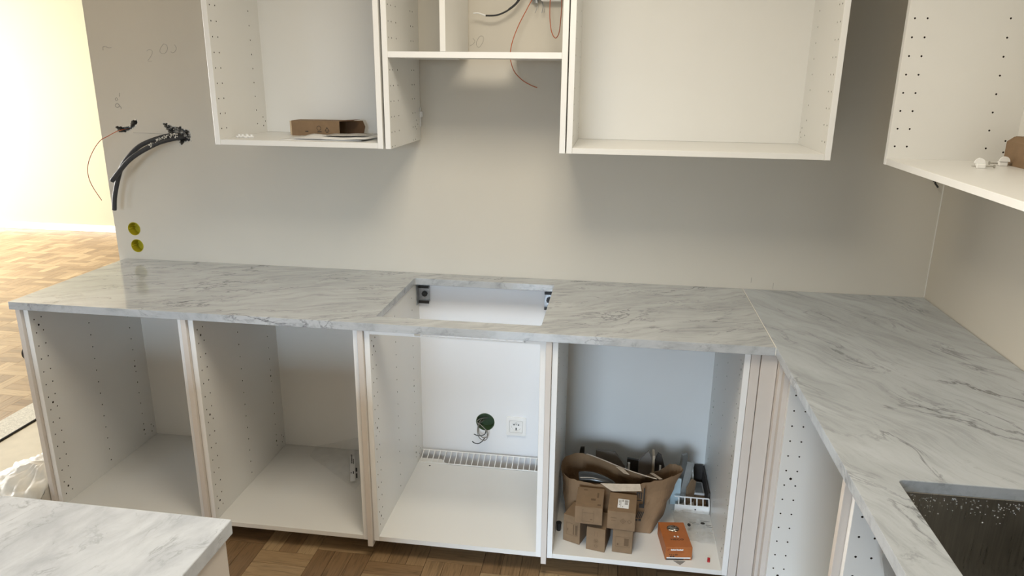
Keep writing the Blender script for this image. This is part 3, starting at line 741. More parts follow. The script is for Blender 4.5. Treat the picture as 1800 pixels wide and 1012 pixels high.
m = boolean(m, cbm, SOCKET); m.transform(Matrix.Translation(-ORG[st])); link_mesh('insert', m, st)
for dx, r_ in ((-0.0095, 0.0030), (0.0095, 0.0030), (0.0, 0.0016)):
    bm = bmesh.new(); cyl(bm, (cx + dx, -0.0032, cz + 0.006), (0, 1, 0), r_, 0.001, 12); obj('pin_hole', bm, BLACK, st)
obj('pin_hole', box(cx - 0.0024, cx + 0.0024, -0.0036, -0.0022, cz - 0.016, cz - 0.008), BLACK, st)
obj('earth_clip', box(cx - 0.003, cx + 0.003, -0.0055, -0.002, cz + 0.0165, cz + 0.0192), STEELG, st)
obj('earth_clip', box(cx - 0.003, cx + 0.003, -0.0055, -0.002, cz - 0.0192, cz - 0.0165), STEELG, st)
gb = thing('flush_box', (0.294, 0.0, 0.216), 'round dark green flush box with loose wires behind hob cabinet', 'wall box')
bm = bmesh.new(); x, z = 0.294, 0.256
for (ra, ya), (rb, yb) in (((0.0398, -0.001), (0.037, -0.001)), ((0.037, -0.001), (0.0365, 0.042))):
    A = [bm.verts.new((x + ra * math.cos(2 * PI * k / 30), ya, z + ra * math.sin(2 * PI * k / 30))) for k in range(30)]
    B = [bm.verts.new((x + rb * math.cos(2 * PI * k / 30), yb, z + rb * math.sin(2 * PI * k / 30))) for k in range(30)]
    for k in range(30): bm.faces.new((A[k], A[(k + 1) % 30], B[(k + 1) % 30], B[k]))
obj('cup', bm, GREENB, gb, smooth=True)
bm = bmesh.new(); cyl(bm, (x, 0.041, z), (0, 1, 0), 0.037, 0.003, 30); obj('cup_bottom', bm, GREENB, gb)
wr = thing('loose_wires', (0.28, -0.03, 0.17), 'grey and dark wires curling out of the green flush box', 'wire')
bm = bmesh.new()
tube(bm, [(0.300, 0.03, 0.262), (0.272, 0.0, 0.268), (0.262, -0.02, 0.262), (0.285, -0.035, 0.255), (0.304, -0.04, 0.236), (0.310, -0.04, 0.205), (0.298, -0.04, 0.190), (0.280, -0.04, 0.196), (0.268, -0.035, 0.215), (0.266, -0.02, 0.245), (0.275, 0.01, 0.262)], 0.0019, 7, 8)
tube(bm, [(0.285, 0.03, 0.25), (0.268, 0.0, 0.242), (0.270, -0.025, 0.215), (0.290, -0.035, 0.200), (0.308, -0.035, 0.205), (0.312, -0.035, 0.222), (0.302, -0.03, 0.236)], 0.0019, 7, 8)
obj('grey_wire', bm, WIREG, wr)
bm = bmesh.new()
tube(bm, [(0.302, -0.03, 0.236), (0.300, -0.038, 0.220), (0.285, -0.042, 0.212), (0.268, -0.045, 0.213), (0.254, -0.048, 0.220)], 0.0020, 7, 8)
tube(bm, [(0.296, -0.03, 0.195), (0.288, -0.038, 0.184), (0.272, -0.042, 0.174), (0.256, -0.044, 0.176), (0.246, -0.046, 0.184)], 0.0022, 7, 8)
obj('dark_wire', bm, WIRED, wr)
# hanging rail fittings seen through the hob cut-out
for s, x, lab in ((1, 0.0195, 'galvanised bracket with black knob in the left corner of the hob opening'), (-1, 0.580, 'galvanised bracket with black knob in the right corner of the hob opening')):
    b_ = thing('rail_bracket', (x + s * 0.025, -0.02, 0.775), lab, 'bracket', 'rail brackets in the hob opening')
    bm = bmesh.new()
    bx(bm, min(x, x + s * 0.0025), max(x, x + s * 0.0025), -0.045, -0.001, 0.775, 0.858)
    x1 = x + s * 0.045
    bx(bm, min(x, x1), max(x, x1), -0.008, -0.004, 0.785, 0.848)
    bx(bm, min(x, x1), max(x, x1), -0.016, -0.002, 0.842, 0.848); bx(bm, min(x, x1), max(x, x1), -0.016, -0.002, 0.783, 0.789)
    obj('plate', bm, STEELG, b_)
    obj('edge_strip', box(min(x, x1), max(x, x1), -0.0175, -0.0160, 0.840, 0.850), BLACK, b_)
    obj('edge_strip', box(min(x, x1), max(x, x1), -0.0175, -0.0160, 0.776, 0.788), BLACK, b_)
    bm = bmesh.new(); cyl(bm, (x + s * 0.026, -0.009, 0.816), (0, -1, 0), 0.012, 0.007, 8); cyl(bm, (x + s * 0.026, -0.015, 0.816), (0, -1, 0), 0.006, 0.006, 6)
    obj('knob', bm, BLACK, b_)

# ------------------------------------------------------------------ things in the wall cabinets
zf = WZ + 0.0186
bxo = thing('carton', (-0.28, -0.12, zf), 'small brown carton with open right end in the left wall cabinet', 'box')
def open_carton():
    bm = bmesh.new()
    x0, x1, y0, y1, z0, z1, t = -0.402, -0.218, -0.165, -0.085, zf, zf + 0.054, 0.0016
    bx(bm, x0, x1, y0, y0 + t, z0, z1); bx(bm, x0, x1, y1 - t, y1, z0, z1); bx(bm, x0, x1, y0 + t, y1 - t, z0, z0 + t); bx(bm, x0, x1, y0 + t, y1 - t, z1 - t, z1)
    bx(bm, x0 + t, x0 + 2 * t, y0 + t, y1 - t, z0 + t, z1 - t)
    return bm
obj('body', open_carton(), CARD, bxo)
bm = bmesh.new()
prism(bm, [(-0.218, -0.0866, zf + 0.003), (-0.160, -0.070, zf + 0.005), (-0.154, -0.068, zf + 0.030), (-0.162, -0.071, zf + 0.052), (-0.218, -0.0866, zf + 0.052)], (0, 0.0014, 0))
obj('flap', bm, CARDD, bxo)
bm = bmesh.new()
prism(bm, [(-0.218, -0.163, zf + 0.0535), (-0.175, -0.155, zf + 0.056), (-0.165, -0.09, zf + 0.057), (-0.218, -0.087, zf + 0.0535)], (0, 0, 0.0012))
obj('flap', bm, CARDD, bxo); bm = bmesh.new()
prism(bm, [(-0.218, -0.160, zf + 0.0005), (-0.172, -0.150, zf + 0.0030), (-0.160, -0.09, zf + 0.0030), (-0.218, -0.087, zf + 0.0005)], (0, 0, 0.0012))
obj('flap', bm, CARDD, bxo)
bm = bmesh.new(); prism(bm, [(-0.402, -0.165, zf + 0.002), (-0.4065, -0.169, zf + 0.003), (-0.4065, -0.169, zf + 0.053), (-0.402, -0.165, zf + 0.053)], (0.0008, 0.0014, 0))
obj('flap', bm, CARDE, bxo)
bm = bmesh.new()
def ring_xz(bm, cx, cz, y, r, w, n=20, a0=0, a1=360):
    A = []
    for k in range(n + 1):
        a = math.radians(a0 + (a1 - a0) * k / n)
        A.append((bm.verts.new((cx + (r - w) * math.cos(a), y, cz + (r - w) * math.sin(a))), bm.verts.new((cx + r * math.cos(a), y, cz + r * math.sin(a)))))
    for k in range(n): bm.faces.new((A[k][0], A[k][1], A[k + 1][1], A[k + 1][0]))
ring_xz(bm, -0.297, zf + 0.028, -0.1653, 0.0085, 0.0016)
bx(bm, -0.303, -0.287, -0.1653, -0.1651, zf + 0.014, zf + 0.0165); bx(bm, -0.350, -0.338, -0.1653, -0.1651, zf + 0.014, zf + 0.0175)
for a, b in (((-0.274, zf + 0.018), (-0.266, zf + 0.031)), ((-0.266, zf + 0.031), (-0.258, zf + 0.018)), ((-0.258, zf + 0.018), (-0.274, zf + 0.018))):
    d = Vector((b[0] - a[0], 0, b[1] - a[1])); nn = Vector((-d.z, 0, d.x)).normalized() * 0.001
    prism(bm, [Vector((a[0], -0.1653, a[1])) + nn, Vector((b[0], -0.1653, b[1])) + nn, Vector((b[0], -0.1653, b[1])) - nn, Vector((a[0], -0.1653, a[1])) - nn], (0, 0.0002, 0))
bx(bm, -0.271, -0.261, -0.1653, -0.1651, zf + 0.0115, zf + 0.0140)
obj('printed_symbols', bm, PRINTB, bxo, kind='stuff')
# papers
pp = thing('paper_stack', (-0.2, -0.25, zf), 'loose white leaflets lying in front of the small carton', 'paper')
def sheet_bm(pts, z, amp, seed, nx=10, ny=8, th=0.0008):
    """pts: four corners, curled sheet"""
    bm = bmesh.new(); p = [Vector((a, b, 0)) for a, b in pts]; G = []
    for i in range(nx + 1):
        row = []
        for j in range(ny + 1):
            u, v = i / nx, j / ny
            q = (p[0] * (1 - u) + p[1] * u) * (1 - v) + (p[3] * (1 - u) + p[2] * u) * v
            zz = z + amp * max(0, noise.noise(Vector((q.x * 9 + seed, q.y * 9, seed))) + 0.25)
            row.append(bm.verts.new((q.x, q.y, zz)))
        G.append(row)
    for i in range(nx):
        for j in range(ny): f = bm.faces.new((G[i][j], G[i + 1][j], G[i + 1][j + 1], G[i][j + 1])); f.smooth = True
    return bm
for k, (pts, z, a, s, mt) in enumerate((([(-0.370, -0.345), (-0.075, -0.345), (-0.085, -0.175), (-0.360, -0.180)], 0.0006, 0.003, 1.3, PAPER),
        ([(-0.330, -0.330), (-0.060, -0.352), (-0.050, -0.180), (-0.310, -0.175)], 0.0046, 0.008, 4.1, PAPER),
        ([(-0.230, -0.300), (-0.080, -0.290), (-0.085, -0.190), (-0.225, -0.200)], 0.0135, 0.007, 7.7, PAPERG))):
    o = obj('leaflet', sheet_bm(pts, zf + z, a, s), mt, pp)
    md = o.modifiers.new('t', 'SOLIDIFY'); md.thickness = 0.0008
# small clear hinge caps
random.seed(3)
for k in range(5):
    cx, cy = -0.545 + k * 0.0115, -0.285 + random.uniform(-0.014, 0.014)
    bm = bmesh.new(); bx(bm, -0.010, 0.010, -0.005, 0.005, 0.0, 0.006, 0.0015); cyl(bm, (0.003, 0, 0.005), (0, 0, 1), 0.0045, 0.006, 12)
    xform(bm, Matrix.Translation((cx, cy, zf)) @ Matrix.Rotation(1.2 + random.uniform(-0.3, 0.3), 4, 'Z'))
    obj('plastic_fitting', bm, SOCKET, None, label=('leftmost', 'second', 'middle', 'fourth', 'rightmost')[k] + ' tiny white plastic fitting on the left wall cabinet bottom', cat='fitting', group='tiny fittings in the left wall cabinet')
# right wall cabinet: carton, two hinge fittings with screws
zr = WZ + 0.0015 + 0.0186
ct = thing('carton', (1.89, -0.62, zr), 'brown cardboard box at the frame edge in the right wall cabinet', 'box')
bm = bmesh.new()
prism(bm, [(1.853, -0.700, zr), (1.918, -0.700, zr), (1.918, -0.700, zr + 0.075), (1.870, -0.700, zr + 0.075), (1.853, -0.700, zr + 0.062)], (0, 0.150, 0))
obj('body', bm, CARD, ct)
bm = bmesh.new(); bx(bm, 1.872, 1.917, -0.70, -0.552, zr + 0.0752, zr + 0.0764); obj('lid_flap', bm, CARD, ct)
bm = bmesh.new(); bmesh.ops.create_icosphere(bm, subdivisions=2, radius=0.008, matrix=Matrix.Translation((1.897, -0.61, zr + 0.083)) @ Matrix.Diagonal((1, 1, 0.8, 1)))
obj('plastic_plug', bm, SOCKET, None, smooth=True, label='tiny white plastic cap lying on top of the edge carton', cat='plug')
def fitting(cx, cy, ang, label):
    t = thing('hinge_fitting', (cx, cy, zr), label, 'fitting', 'white fittings with screws')
    M = Matrix.Translation((cx, cy, zr)) @ Matrix.Rotation(ang, 4, 'Z')
    bm = bmesh.new(); bx(bm, -0.011, 0.011, -0.008, 0.008, 0.0, 0.012, 0.002)
    A = []
    for k in range(13):
        a = PI * k / 12; A.append((0.013 * math.cos(a), 0.012 + 0.014 * math.sin(a)))
    prism(bm, [(-x - 0.001, 0.004, z) for x, z in A], (0, 0.006, 0))
    xform(bm, M); obj('body', bm, SOCKET, t)
    bm = bmesh.new(); cyl(bm, (0.006, -0.002, 0.006), (1, 0, 0), 0.0018, 0.026, 8); cyl(bm, (0.030, -0.002, 0.006), (1, 0, 0), 0.0045, 0.003, 12); cyl(bm, (-0.012, -0.002, 0.005), (-1, 0, 0), 0.0018, 0.010, 8, 0.0003)
    xform(bm, M); obj('screw', bm, SCREWM, t)
fitting(1.742, -0.672, -0.15, 'left white plastic fitting with screw on the right cabinet bottom')
fitting(1.830, -0.598, PI - 0.1, 'white plastic fitting with screw lying nearest the edge carton')

# ------------------------------------------------------------------ things in the cardboard-filled base cabinet
zf = ZC + 0.0182
def carton(cx, cy, z, w, d, h, ang, label, symbols=None, sticker=None):
    """closed cardboard carton, front face towards -y before turning"""
    M = Matrix.Translation((cx, cy, z)) @ Matrix.Rotation(ang, 4, 'Z')
    t = thing('carton', (cx, cy, z), label, 'box', 'small brown cartons in the base cabinet')
    bm = box(-w / 2, w / 2, -d / 2, d / 2, 0, h, 0.0012); xform(bm, M); obj('body', bm, CARD, t)
    bm = bmesh.new(); bx(bm, -w / 2 + 0.001, w / 2 - 0.001, -d / 2 + 0.0005, d / 2 - 0.02, h, h + 0.0010); bx(bm, -w * 0.18, w * 0.18, -d / 2 - 0.0006, -d / 2 + 0.0005, h - 0.012, h - 0.001)
    xform(bm, M); obj('lid_flap', bm, CARD, t)
    bm = bmesh.new(); y = -d / 2 - 0.0004
    for s in symbols or ():
        if s[0] == 'ring': ring_xz(bm, s[1], s[2], y, s[3], 0.0013, 16)
        elif s[0] == 'line': bx(bm, s[1], s[2], y - 0.0001, y + 0.0001, s[3], s[4])
        elif s[0] == 'rect':
            x0, x1, z0, z1 = s[1:]
            for a in ((x0, x1, z0, z0 + 0.0008), (x0, x1, z1 - 0.0008, z1), (x0, x0 + 0.0008, z0, z1), (x1 - 0.0008, x1, z0, z1)): bx(bm, a[0], a[1], y - 0.0001, y + 0.0001, a[2], a[3])
        elif s[0] == 'top': bx(bm, s[1], s[2], s[3], s[4], h + 0.0011, h + 0.0014)
        elif s[0] == 'dia':
            x, z0, r = s[1:]
            for q in range(4):
                a, b = math.radians(90 * q), math.radians(90 * q + 90)
                p, p2 = Vector((x + r * math.cos(a), y, z0 + r * math.sin(a))), Vector((x + r * math.cos(b), y, z0 + r * math.sin(b)))
                pi, pi2 = Vector((x + (r - 0.002) * math.cos(a), y, z0 + (r - 0.002) * math.sin(a))), Vector((x + (r - 0.002) * math.cos(b), y, z0 + (r - 0.002) * math.sin(b)))
                bm.faces.new([bm.verts.new(v) for v in (p, p2, pi2, pi)])
    if len(bm.verts): xform(bm, M); obj('printed_symbols', bm, PRINT, t, kind='stuff')
    else: bm.free()
    if sticker:
        x0, x1, y0, y1 = sticker
        bm = box(x0, x1, y0, y1, h + 0.0010, h + 0.0014); xform(bm, M); s_ = obj('sticker', bm, PAPER, t, label='white printed label')
        bm = bmesh.new(); W_, D_ = x1 - x0, y1 - y0
        for a in ((0.1, 0.2, 0.55, 0.9), (0.25, 0.3, 0.1, 0.9), (0.38, 0.52, 0.7, 0.92), (0.62, 0.94, 0.62, 0.9), (0.62, 0.9, 0.40, 0.58), (0.40, 0.5, 0.08, 0.2), (0.12, 0.2, 0.3, 0.45)):
            bx(bm, x0 + a[0] * W_, x0 + a[1] * W_, y0 + a[2] * D_, y0 + a[3] * D_, h + 0.0014, h + 0.0016)
        xform(bm, M); obj('label_print', bm, PAPERG, s_)
    return t
carton(0.7150, -0.494, zf, 0.064, 0.090, 0.105, -0.36, 'brown carton lowest on the left, half under the stacked carton', [('rect', -0.020, 0.024, 0.03, 0.078), ('line', 0.006, 0.010, 0.034, 0.074), ('line', 0.014, 0.022, 0.034, 0.074), ('line', -0.016, -0.013, 0.045, 0.055)])
carton(0.7945, -0.519, zf, 0.066, 0.105, 0.090, -0.18, 'brown carton in the middle of the lower row', [('ring', 0.002, 0.040, 0.0075), ('line', -0.002, 0.006, 0.038, 0.042), ('ring', 0.002, 0.020, 0.0055), ('line', -0.004, -0.0035, 0.058, 0.085), ('line', 0.006, 0.0065, 0.058, 0.085)])
carton(0.8800, -0.516, zf, 0.068, 0.105, 0.092, -0.06, 'brown carton on the right of the lower row', [('rect', -0.024, 0.026, 0.025, 0.065), ('line', 0.006, 0.022, 0.030, 0.060), ('line', -0.018, -0.013, 0.030, 0.038)])
carton(0.759, -0.512, zf + 0.1068, 0.094, 0.126, 0.066, -0.03, 'upper left brown carton resting on two lower cartons', [('rect', -0.022, 0.018, 0.010, 0.056), ('line', -0.020, 0.016, 0.044, 0.0448), ('line', 0.006, 0.014, 0.018, 0.021), ('top', 0.004, 0.020, -0.02, -0.008), ('top', 0.024, 0.030, 0.0, 0.030), ('top', 0.028, 0.040, -0.05, -0.040), ('top', -0.025, -0.012, 0.040, 0.046)])
carton(0.872, -0.513, zf + 0.0938, 0.095, 0.118, 0.070, -0.06, 'upper right brown carton with a white printed label on top', [('dia', 0.006, 0.036, 0.010), ('ring', 0.006, 0.036, 0.0035), ('dia', 0.028, 0.036, 0.008), ('line', -0.036, -0.016, 0.044, 0.0455), ('line', -0.034, -0.018, 0.034, 0.0352)], (-0.016, 0.022, -0.035, 0.020))

# kraft paper bag
bag = thing('paper_bag', (0.86, -0.37, zf), 'open crumpled brown paper bag behind the stacked cartons', 'bag')
RIM = [(.640, -.335, .272), (.668, -.400, .268), (.720, -.425, .268), (.790, -.432, .264), (.860, -.430, .270), (.930, -.432, .282), (.995, -.408, .286), (1.045, -.372, .284), (1.090, -.312, .282), (1.055, -.280, .288), (1.000, -.325, .278), (.940, -.365, .278), (.870, -.330, .280), (.790, -.285, .284), (.720, -.250, .284), (.660, -.275, .280)]
BOT = [(.672, -.330), (.676, -.420), (.725, -.436), (.790, -.438), (.860, -.439), (.920, -.440), (.965, -.440), (.984, -.434), (1.008, -.370), (1.035, -.300), (.990, -.285), (.930, -.275), (.870, -.270), (.800, -.265), (.730, -.262), (.680, -.270)]
def bag_bm():
    bm = bmesh.new(); rows = 14; sub = 5; rings = []
    n = len(RIM)
    def loop(pts):
        out = []
        for i in range(n):
            p0, p1, p2, p3 = [Vector(pts[(i + q) % n]) for q in (-1, 0, 1, 2)]
            for k in range(sub):
                t = k / sub; out.append(0.5 * ((2 * p1) + (-p0 + p2) * t + (2 * p0 - 5 * p1 + 4 * p2 - p3) * t * t + (-p0 + 3 * p1 - 3 * p2 + p3) * t ** 3))
        return out
    T = loop(RIM); B = loop([(x, y, zf + 0.001) for x, y in BOT])
    N_ = len(T); cen = Vector((0.86, -0.36, 0.2))
    for r in range(rows + 1):
        s = r / rows; ring = []
        for k in range(N_):
            p = B[k].lerp(T[k], s)
            amp = 0.011 * math.sin(PI * min(1, s * 1.1)) + 0.004 * s
            nv = noise.noise(p * 14) * amp + 0.5 * amp * (abs(noise.noise(p * 30)) - 0.2)
            d = (p - cen); d.z = 0
            if d.length > 1e-4: d.normalize()
            p = p + d * nv
            if r == rows: p.z += 0.006 * noise.noise(Vector((k * 0.7, 3, 1)))
            ring.append(bm.verts.new(p))
        rings.append(ring)
    for r in range(rows):
        for k in range(N_):
            f = bm.faces.new((rings[r][k], rings[r][(k + 1) % N_], rings[r + 1][(k + 1) % N_], rings[r + 1][k])); f.smooth = False
    bm.faces.new(rings[0][::-1])
    return bm
bo = obj('paper_shell', bag_bm(), KRAFT, bag)
md = bo.modifiers.new('t', 'SOLIDIFY'); md.thickness = 0.0009; md.offset = -1
# torn pale rim pieces and folded flap
bm = bmesh.new()
tube(bm, [(.735, -.256, .286), (.790, -.287, .286), (.870, -.332, .282), (.940, -.367, .281), (.992, -.398, .287)], 0.0022, 5, 6, False)
prism(bm, [(.792, -.434, .272), (.835, -.441, .248), (.938, -.446, .262), (.932, -.436, .284), (.860, -.434, .276)], (0, -0.001, 0))
prism(bm, [(.845, -.330, .284), (.872, -.336, .283), (.895, -.372, .279), (.875, -.366, .279)], (0, 0, 0.001))
prism(bm, [(.968, -.352, .281), (.982, -.350, .281), (1.012, -.398, .288), (1.000, -.402, .288)], (0, 0, 0.001))
obj('torn_rim', bm, TORN, bag)
bm = bmesh.new()
for a in ((.932, .950, .200, .216), (.945, .950, .216, .280), (.921, .934, .258, .262), (.921, .925, .236, .258), (.929, .932, .238, .260), (.936, .940, .236, .262), (.924, .940, .228, .231)):
    bx(bm, a[0], a[1], -0.4565, -0.4545, a[2], a[3])
for k in range(4): prism(bm, [(.922 + k * .006, -.4565, .158), (.925 + k * .006, -.4565, .158), (.933 + k * .006, -.4565, .184), (.930 + k * .006, -.4565, .184)], (0, 0.002, 0))
for a in ((.922, .930, .146, .152), (.933, .942, .146, .154)): bx(bm, a[0], a[1], -0.4565, -0.4545, a[2], a[3])
obj('bag_print', bm, PRINTB, bag)
# dark plastic tool tray inside the bag
bm = bmesh.new()
tube(bm, [(0.715, -0.375, 0.262), (0.76, -0.375, 0.268), (0.81, -0.385, 0.262), (0.845, -0.395, 0.250)], lambda u: 0.030 * (1 - 0.75 * u * u), 10, 6)
xform(bm, Matrix.Translation((0, 0, 0.26 * 0.4 - 0.006)) @ Matrix.Diagonal((1, 1, 0.6, 1)))
obj('plastic_pouch', bm, plain('dark_grey_film', (0.05, 0.05, 0.048), 0.18, var=0.2, scale=25), None, smooth=True, label='shiny grey plastic pouch lying in the mouth of the paper bag', cat='packaging')

def offcut(name, pts, y, t, mat, label, lean=0.0, cat='board', group='offcuts behind the paper bag', edge=None):
    bm = bmesh.new(); prism(bm, [(x, y + lean * (z - zf), z) for x, z in pts], (0, t, 0))
    return obj(name, bm, mat, None, label=label, cat=cat, group=group)
offcut('board_offcut', [(0.768, zf), (0.885, zf), (0.885, 0.205), (0.845, 0.262), (0.768, 0.268)], -0.205, 0.010, BOARDG, 'grey-brown board with a clipped corner behind the paper bag', 0.10)
offcut('board_offcut', [(0.690, zf), (0.722, zf), (0.722, 0.248), (0.706, 0.246), (0.700, 0.205), (0.690, 0.2)], -0.150, 0.008, BOARDD, 'narrow black offcut standing at the left behind the bag', 0.08)
bm = bmesh.new()
for a in ((0.690, 0.756, 0.226, 0.234), (0.748, 0.756, zf, 0.226), (0.690, 0.698, zf, 0.226)): bx(bm, a[0], a[1], -0.196, -0.178, a[2], a[3])
obj('frame_offcut', bm, EDGE, None, label='white frame corner showing at the left above the bag', cat='frame')
offcut('board_offcut', [(0.892, zf), (0.960, zf), (0.960, 0.215), (0.920, 0.222), (0.892, 0.224)], -0.165, 0.012, BOARDD, 'dark offcut in the middle behind the bag', 0.05)
offcut('white_strip', [(0.893, zf), (0.902, zf), (0.902, 0.232), (0.893, 0.232)], -0.215, 0.010, EDGE, 'short white upright strip beside the clipped board', 0.05, 'strip')
offcut('board_offcut', [(0.935, zf), (0.985, zf), (0.985, 0.250), (0.972, 0.284), (0.950, 0.262), (0.935, 0.240)], -0.200, 0.012, BOARDG, 'pointed grey-brown board behind the right half of the bag', 0.02)
bm = bmesh.new(); bx(bm, 0.986, 0.994, -0.215, -0.165, zf, 0.278); obj('white_strip', bm, CARDE, None, label='pale upright edge strip next to the pointed board', cat='strip')
offcut('board_offcut', [(0.998, zf), (1.040, zf), (1.040, 0.200), (1.022, 0.262), (1.008, 0.272), (0.998, 0.24)], -0.185, 0.010, BOARDD, 'dark tilted offcut right of the pointed board', 0.02)
offcut('white_strip', [(1.014, zf), (1.021, zf), (1.021, 0.232), (1.014, 0.232)], -0.210, 0.008, EDGE, 'thin white strip in front of the dark tilted offcut', 0.02, 'strip')
# right rear heap
bm = bmesh.new(); prism(bm, [(1.078, -0.19, zf), (1.112, -0.15, zf), (1.118, -0.15, 0.268), (1.096, -0.18, 0.275)], (0.006, -0.010, 0)); obj('plastic_profile', bm, GREYP, None, label='tall grey plastic profile leaning behind the bag on the right', cat='profile')
bm = bmesh.new(); prism(bm, [(1.092, -0.222, zf), (1.106, -0.222, zf), (1.138, -0.205, 0.255), (1.118, -0.205, 0.259)], (0.008, 0.002, 0)); obj('plastic_profile', bm, GREYP, None, label='shorter grey plastic profile crossing the tall one', cat='profile')
offcut('board_offcut', [(1.062, zf), (1.098, zf), (1.098, 0.20), (1.062, 0.20)], -0.235, 0.006, LBLUE, 'pale blue sheet beside the right edge of the bag')
bm = bmesh.new(); prism(bm, [(1.120, -0.225, zf), (1.146, -0.200, zf), (1.152, -0.195, 0.175), (1.140, -0.205, 0.188), (1.120, -0.225, 0.160)], (0.006, -0.006, 0)); obj('board_offcut', bm, CARD, None, label='small brown cardboard offcut in front of the white tray', cat='board')
bm = bmesh.new()
prism(bm, [(1.146, -0.170, zf), (1.150, -0.085, zf), (1.150, -0.085, 0.195), (1.146, -0.170, 0.180)], (0.005, 0, 0))
obj('panel_offcut', bm, EDGE, None, label='white upright panel at the right rear of the heap', cat='panel')
bm = bmesh.new(); bx(bm, 1.158, 1.198, -0.175, -0.090, zf + 0.012, zf + 0.020, 0.001)
wt = obj('white_tray', bm, EDGE, None, label='flat white tray lying in the black frame', cat='tray')
obj('tray_inlay', box(1.163, 1.193, -0.170, -0.097, zf + 0.0202, zf + 0.0212), GREYP, wt)
bm = bmesh.new(); bx(bm, 1.155, 1.1985, -0.235, -0.085, zf, zf + 0.0115); obj('board_offcut', bm, CARD, None, label='flat cardboard piece beneath the white tray', cat='board')
bm = bmesh.new(); bx(bm, 1.2000, 1.2070, -0.245, -0.04, zf, 0.155); bx(bm, 1.165, 1.2000, -0.052, -0.040, zf, 0.160)
fr = obj('black_frame', bm, BOARDD, None, label='dark open frame standing in the right rear corner of the cabinet', cat='frame')
# loose white ventilation grille
vg = thing('ventilation_grille', (1.15, -0.27, zf), 'loose white ventilation grille piece with square slots in the cabinet', 'grille')
bm = bmesh.new()
x0, x1 = 1.075, 1.203
prism(bm, [(x0, -0.285, zf + 0.0005), (x1, -0.285, zf + 0.0005), (x1 + 0.001, -0.283, zf + 0.022), (x1 - 0.003, -0.280, zf + 0.027), (x0, -0.280, zf + 0.027)], (0, 0.0025, 0))
def lbar(p, q, r=0.0026): tube(bm, [p, q], r, 6, 1, False)
lbar((x0, -0.279, zf + 0.027), (x1, -0.279, zf + 0.027), 0.003); lbar((x0, -0.258, zf + 0.050), (x1, -0.258, zf + 0.050))
for k in range(7):
    x = x1 - k * 0.0225
    if x > x0 - 0.001: lbar((x, -0.279, zf + 0.027), (x, -0.258, zf + 0.050))
lbar((x1, -0.282, zf + 0.004), (x1, -0.279, zf + 0.027), 0.003)
obj('grille_bar', bm, EDGE, vg)
bm = bmesh.new(); cyl(bm, (1.152, -0.2840, zf + 0.016), (0, -1, 0), 0.0026, 0.0016, 10); obj('screw_hole', bm, BLACK, vg)
# orange screw carton
sb = thing('screw_box', (1.06, -0.49, zf), 'orange screw carton with oval window standing near cabinet front', 'box')
# wedge of corners from the photograph: slightly turned carton
cA, cB = Vector((1.024, -0.582, zf)), Vector((1.114, -0.570, zf))
ex = (cB - cA).normalized(); ey = Vector((-ex.y, ex.x, 0)); ww = (cB - cA).length; dp, hh = 0.146, 0.050
M = frame_M(cA, ex, ey)
m = to_mesh(box(0, ww, 0, dp, 0, hh, 0.0012), 'body', [ORANGE, CARDD])
obm = bmesh.new()
A = [(ww * 0.50 + 0.022 * math.cos(2 * PI * k / 28), dp * 0.74 + 0.020 * math.sin(2 * PI * k / 28), hh - 0.006) for k in range(28)]
prism(obm, A, (0, 0, 0.02))
m = boolean(m, obm, CARDD); m.transform(M); m.transform(Matrix.Translation(-ORG[sb])); link_mesh('body', m, sb)
bm = bmesh.new(); random.seed(21)
for k in range(26):
    a = random.random() * PI; x = ww * 0.5 + random.uniform(-0.012, 0.012); y = dp * 0.74 + random.uniform(-0.012, 0.012)
    cyl(bm, (x - 0.008 * math.cos(a), y - 0.006 * math.sin(a), hh - 0.0045 + random.uniform(0, 0.003)), (math.cos(a), math.sin(a), 0), 0.0013, 0.017, 6)
xform(bm, M); o = obj('screws', bm, SCREWM, sb); o['kind'] = 'stuff'
FT = lambda u, z: M @ Matrix.Translation((u, -0.0006, z)) @ Matrix.Rotation(PI / 2, 4, 'X')
TP = lambda u, v: M @ Matrix.Translation((u, v, hh + 0.0004))
obj('lettering', text_bm('HECO', 0.0135, TP(ww * 0.52, dp * 0.30), 0.0002, 1.25), PRINTB, sb)
bm = bmesh.new()
prism(bm, [(ww * .42, dp * .39, hh + .0003), (ww * .50, dp * .39, hh + .0003), (ww * .48, dp * .44, hh + .0003), (ww * .44, dp * .44, hh + .0003)], (0, 0, 0.0003))
prism(bm, [(ww * .54, dp * .39, hh + .0003), (ww * .62, dp * .39, hh + .0003), (ww * .60, dp * .44, hh + .0003), (ww * .56, dp * .44, hh + .0003)], (0, 0, 0.0003))
xform(bm, M); obj('logo', bm, PAPER, sb)
obj('lettering', text_bm('4.5 x 50', 0.0085, FT(ww * 0.30, 0.0215), 0.0002, 1.05), PRINTB, sb)
bm = bmesh.new()   # heading too small to read: light word shapes
for a in ((.19, .40), (.42, .66)):
    n_ = 7
    for k in range(n_):
        u0 = a[0] + (a[1] - a[0]) * k / n_; bx(bm, ww * u0, ww * (u0 + (a[1] - a[0]) / n_ * 0.8), -0.0007, -0.0003, 0.0375, 0.0375 + (0.0062 if k % 3 == 0 else 0.0046))
bx(bm, ww * .05, ww * .95, -0.0006, -0.0003, 0.0062, 0.0110); xform(bm, M)
obj('heading_print', bm, PAPER, sb)
bm = bmesh.new(); bx(bm, ww * .03, ww * .70, -0.0007, -0.0003, 0.0012, 0.0062)
for k in range(4): bx(bm, ww * (.73 + k * .05), ww * (.765 + k * .05), -0.0007, -0.0003, 0.0020, 0.0060)
for u in (.17, .27): bx(bm, ww * u, ww * (u + .07), -0.0007, -0.0003, 0.0115, 0.0160)
xform(bm, M); obj('black_band', bm, PRINTB, sb)
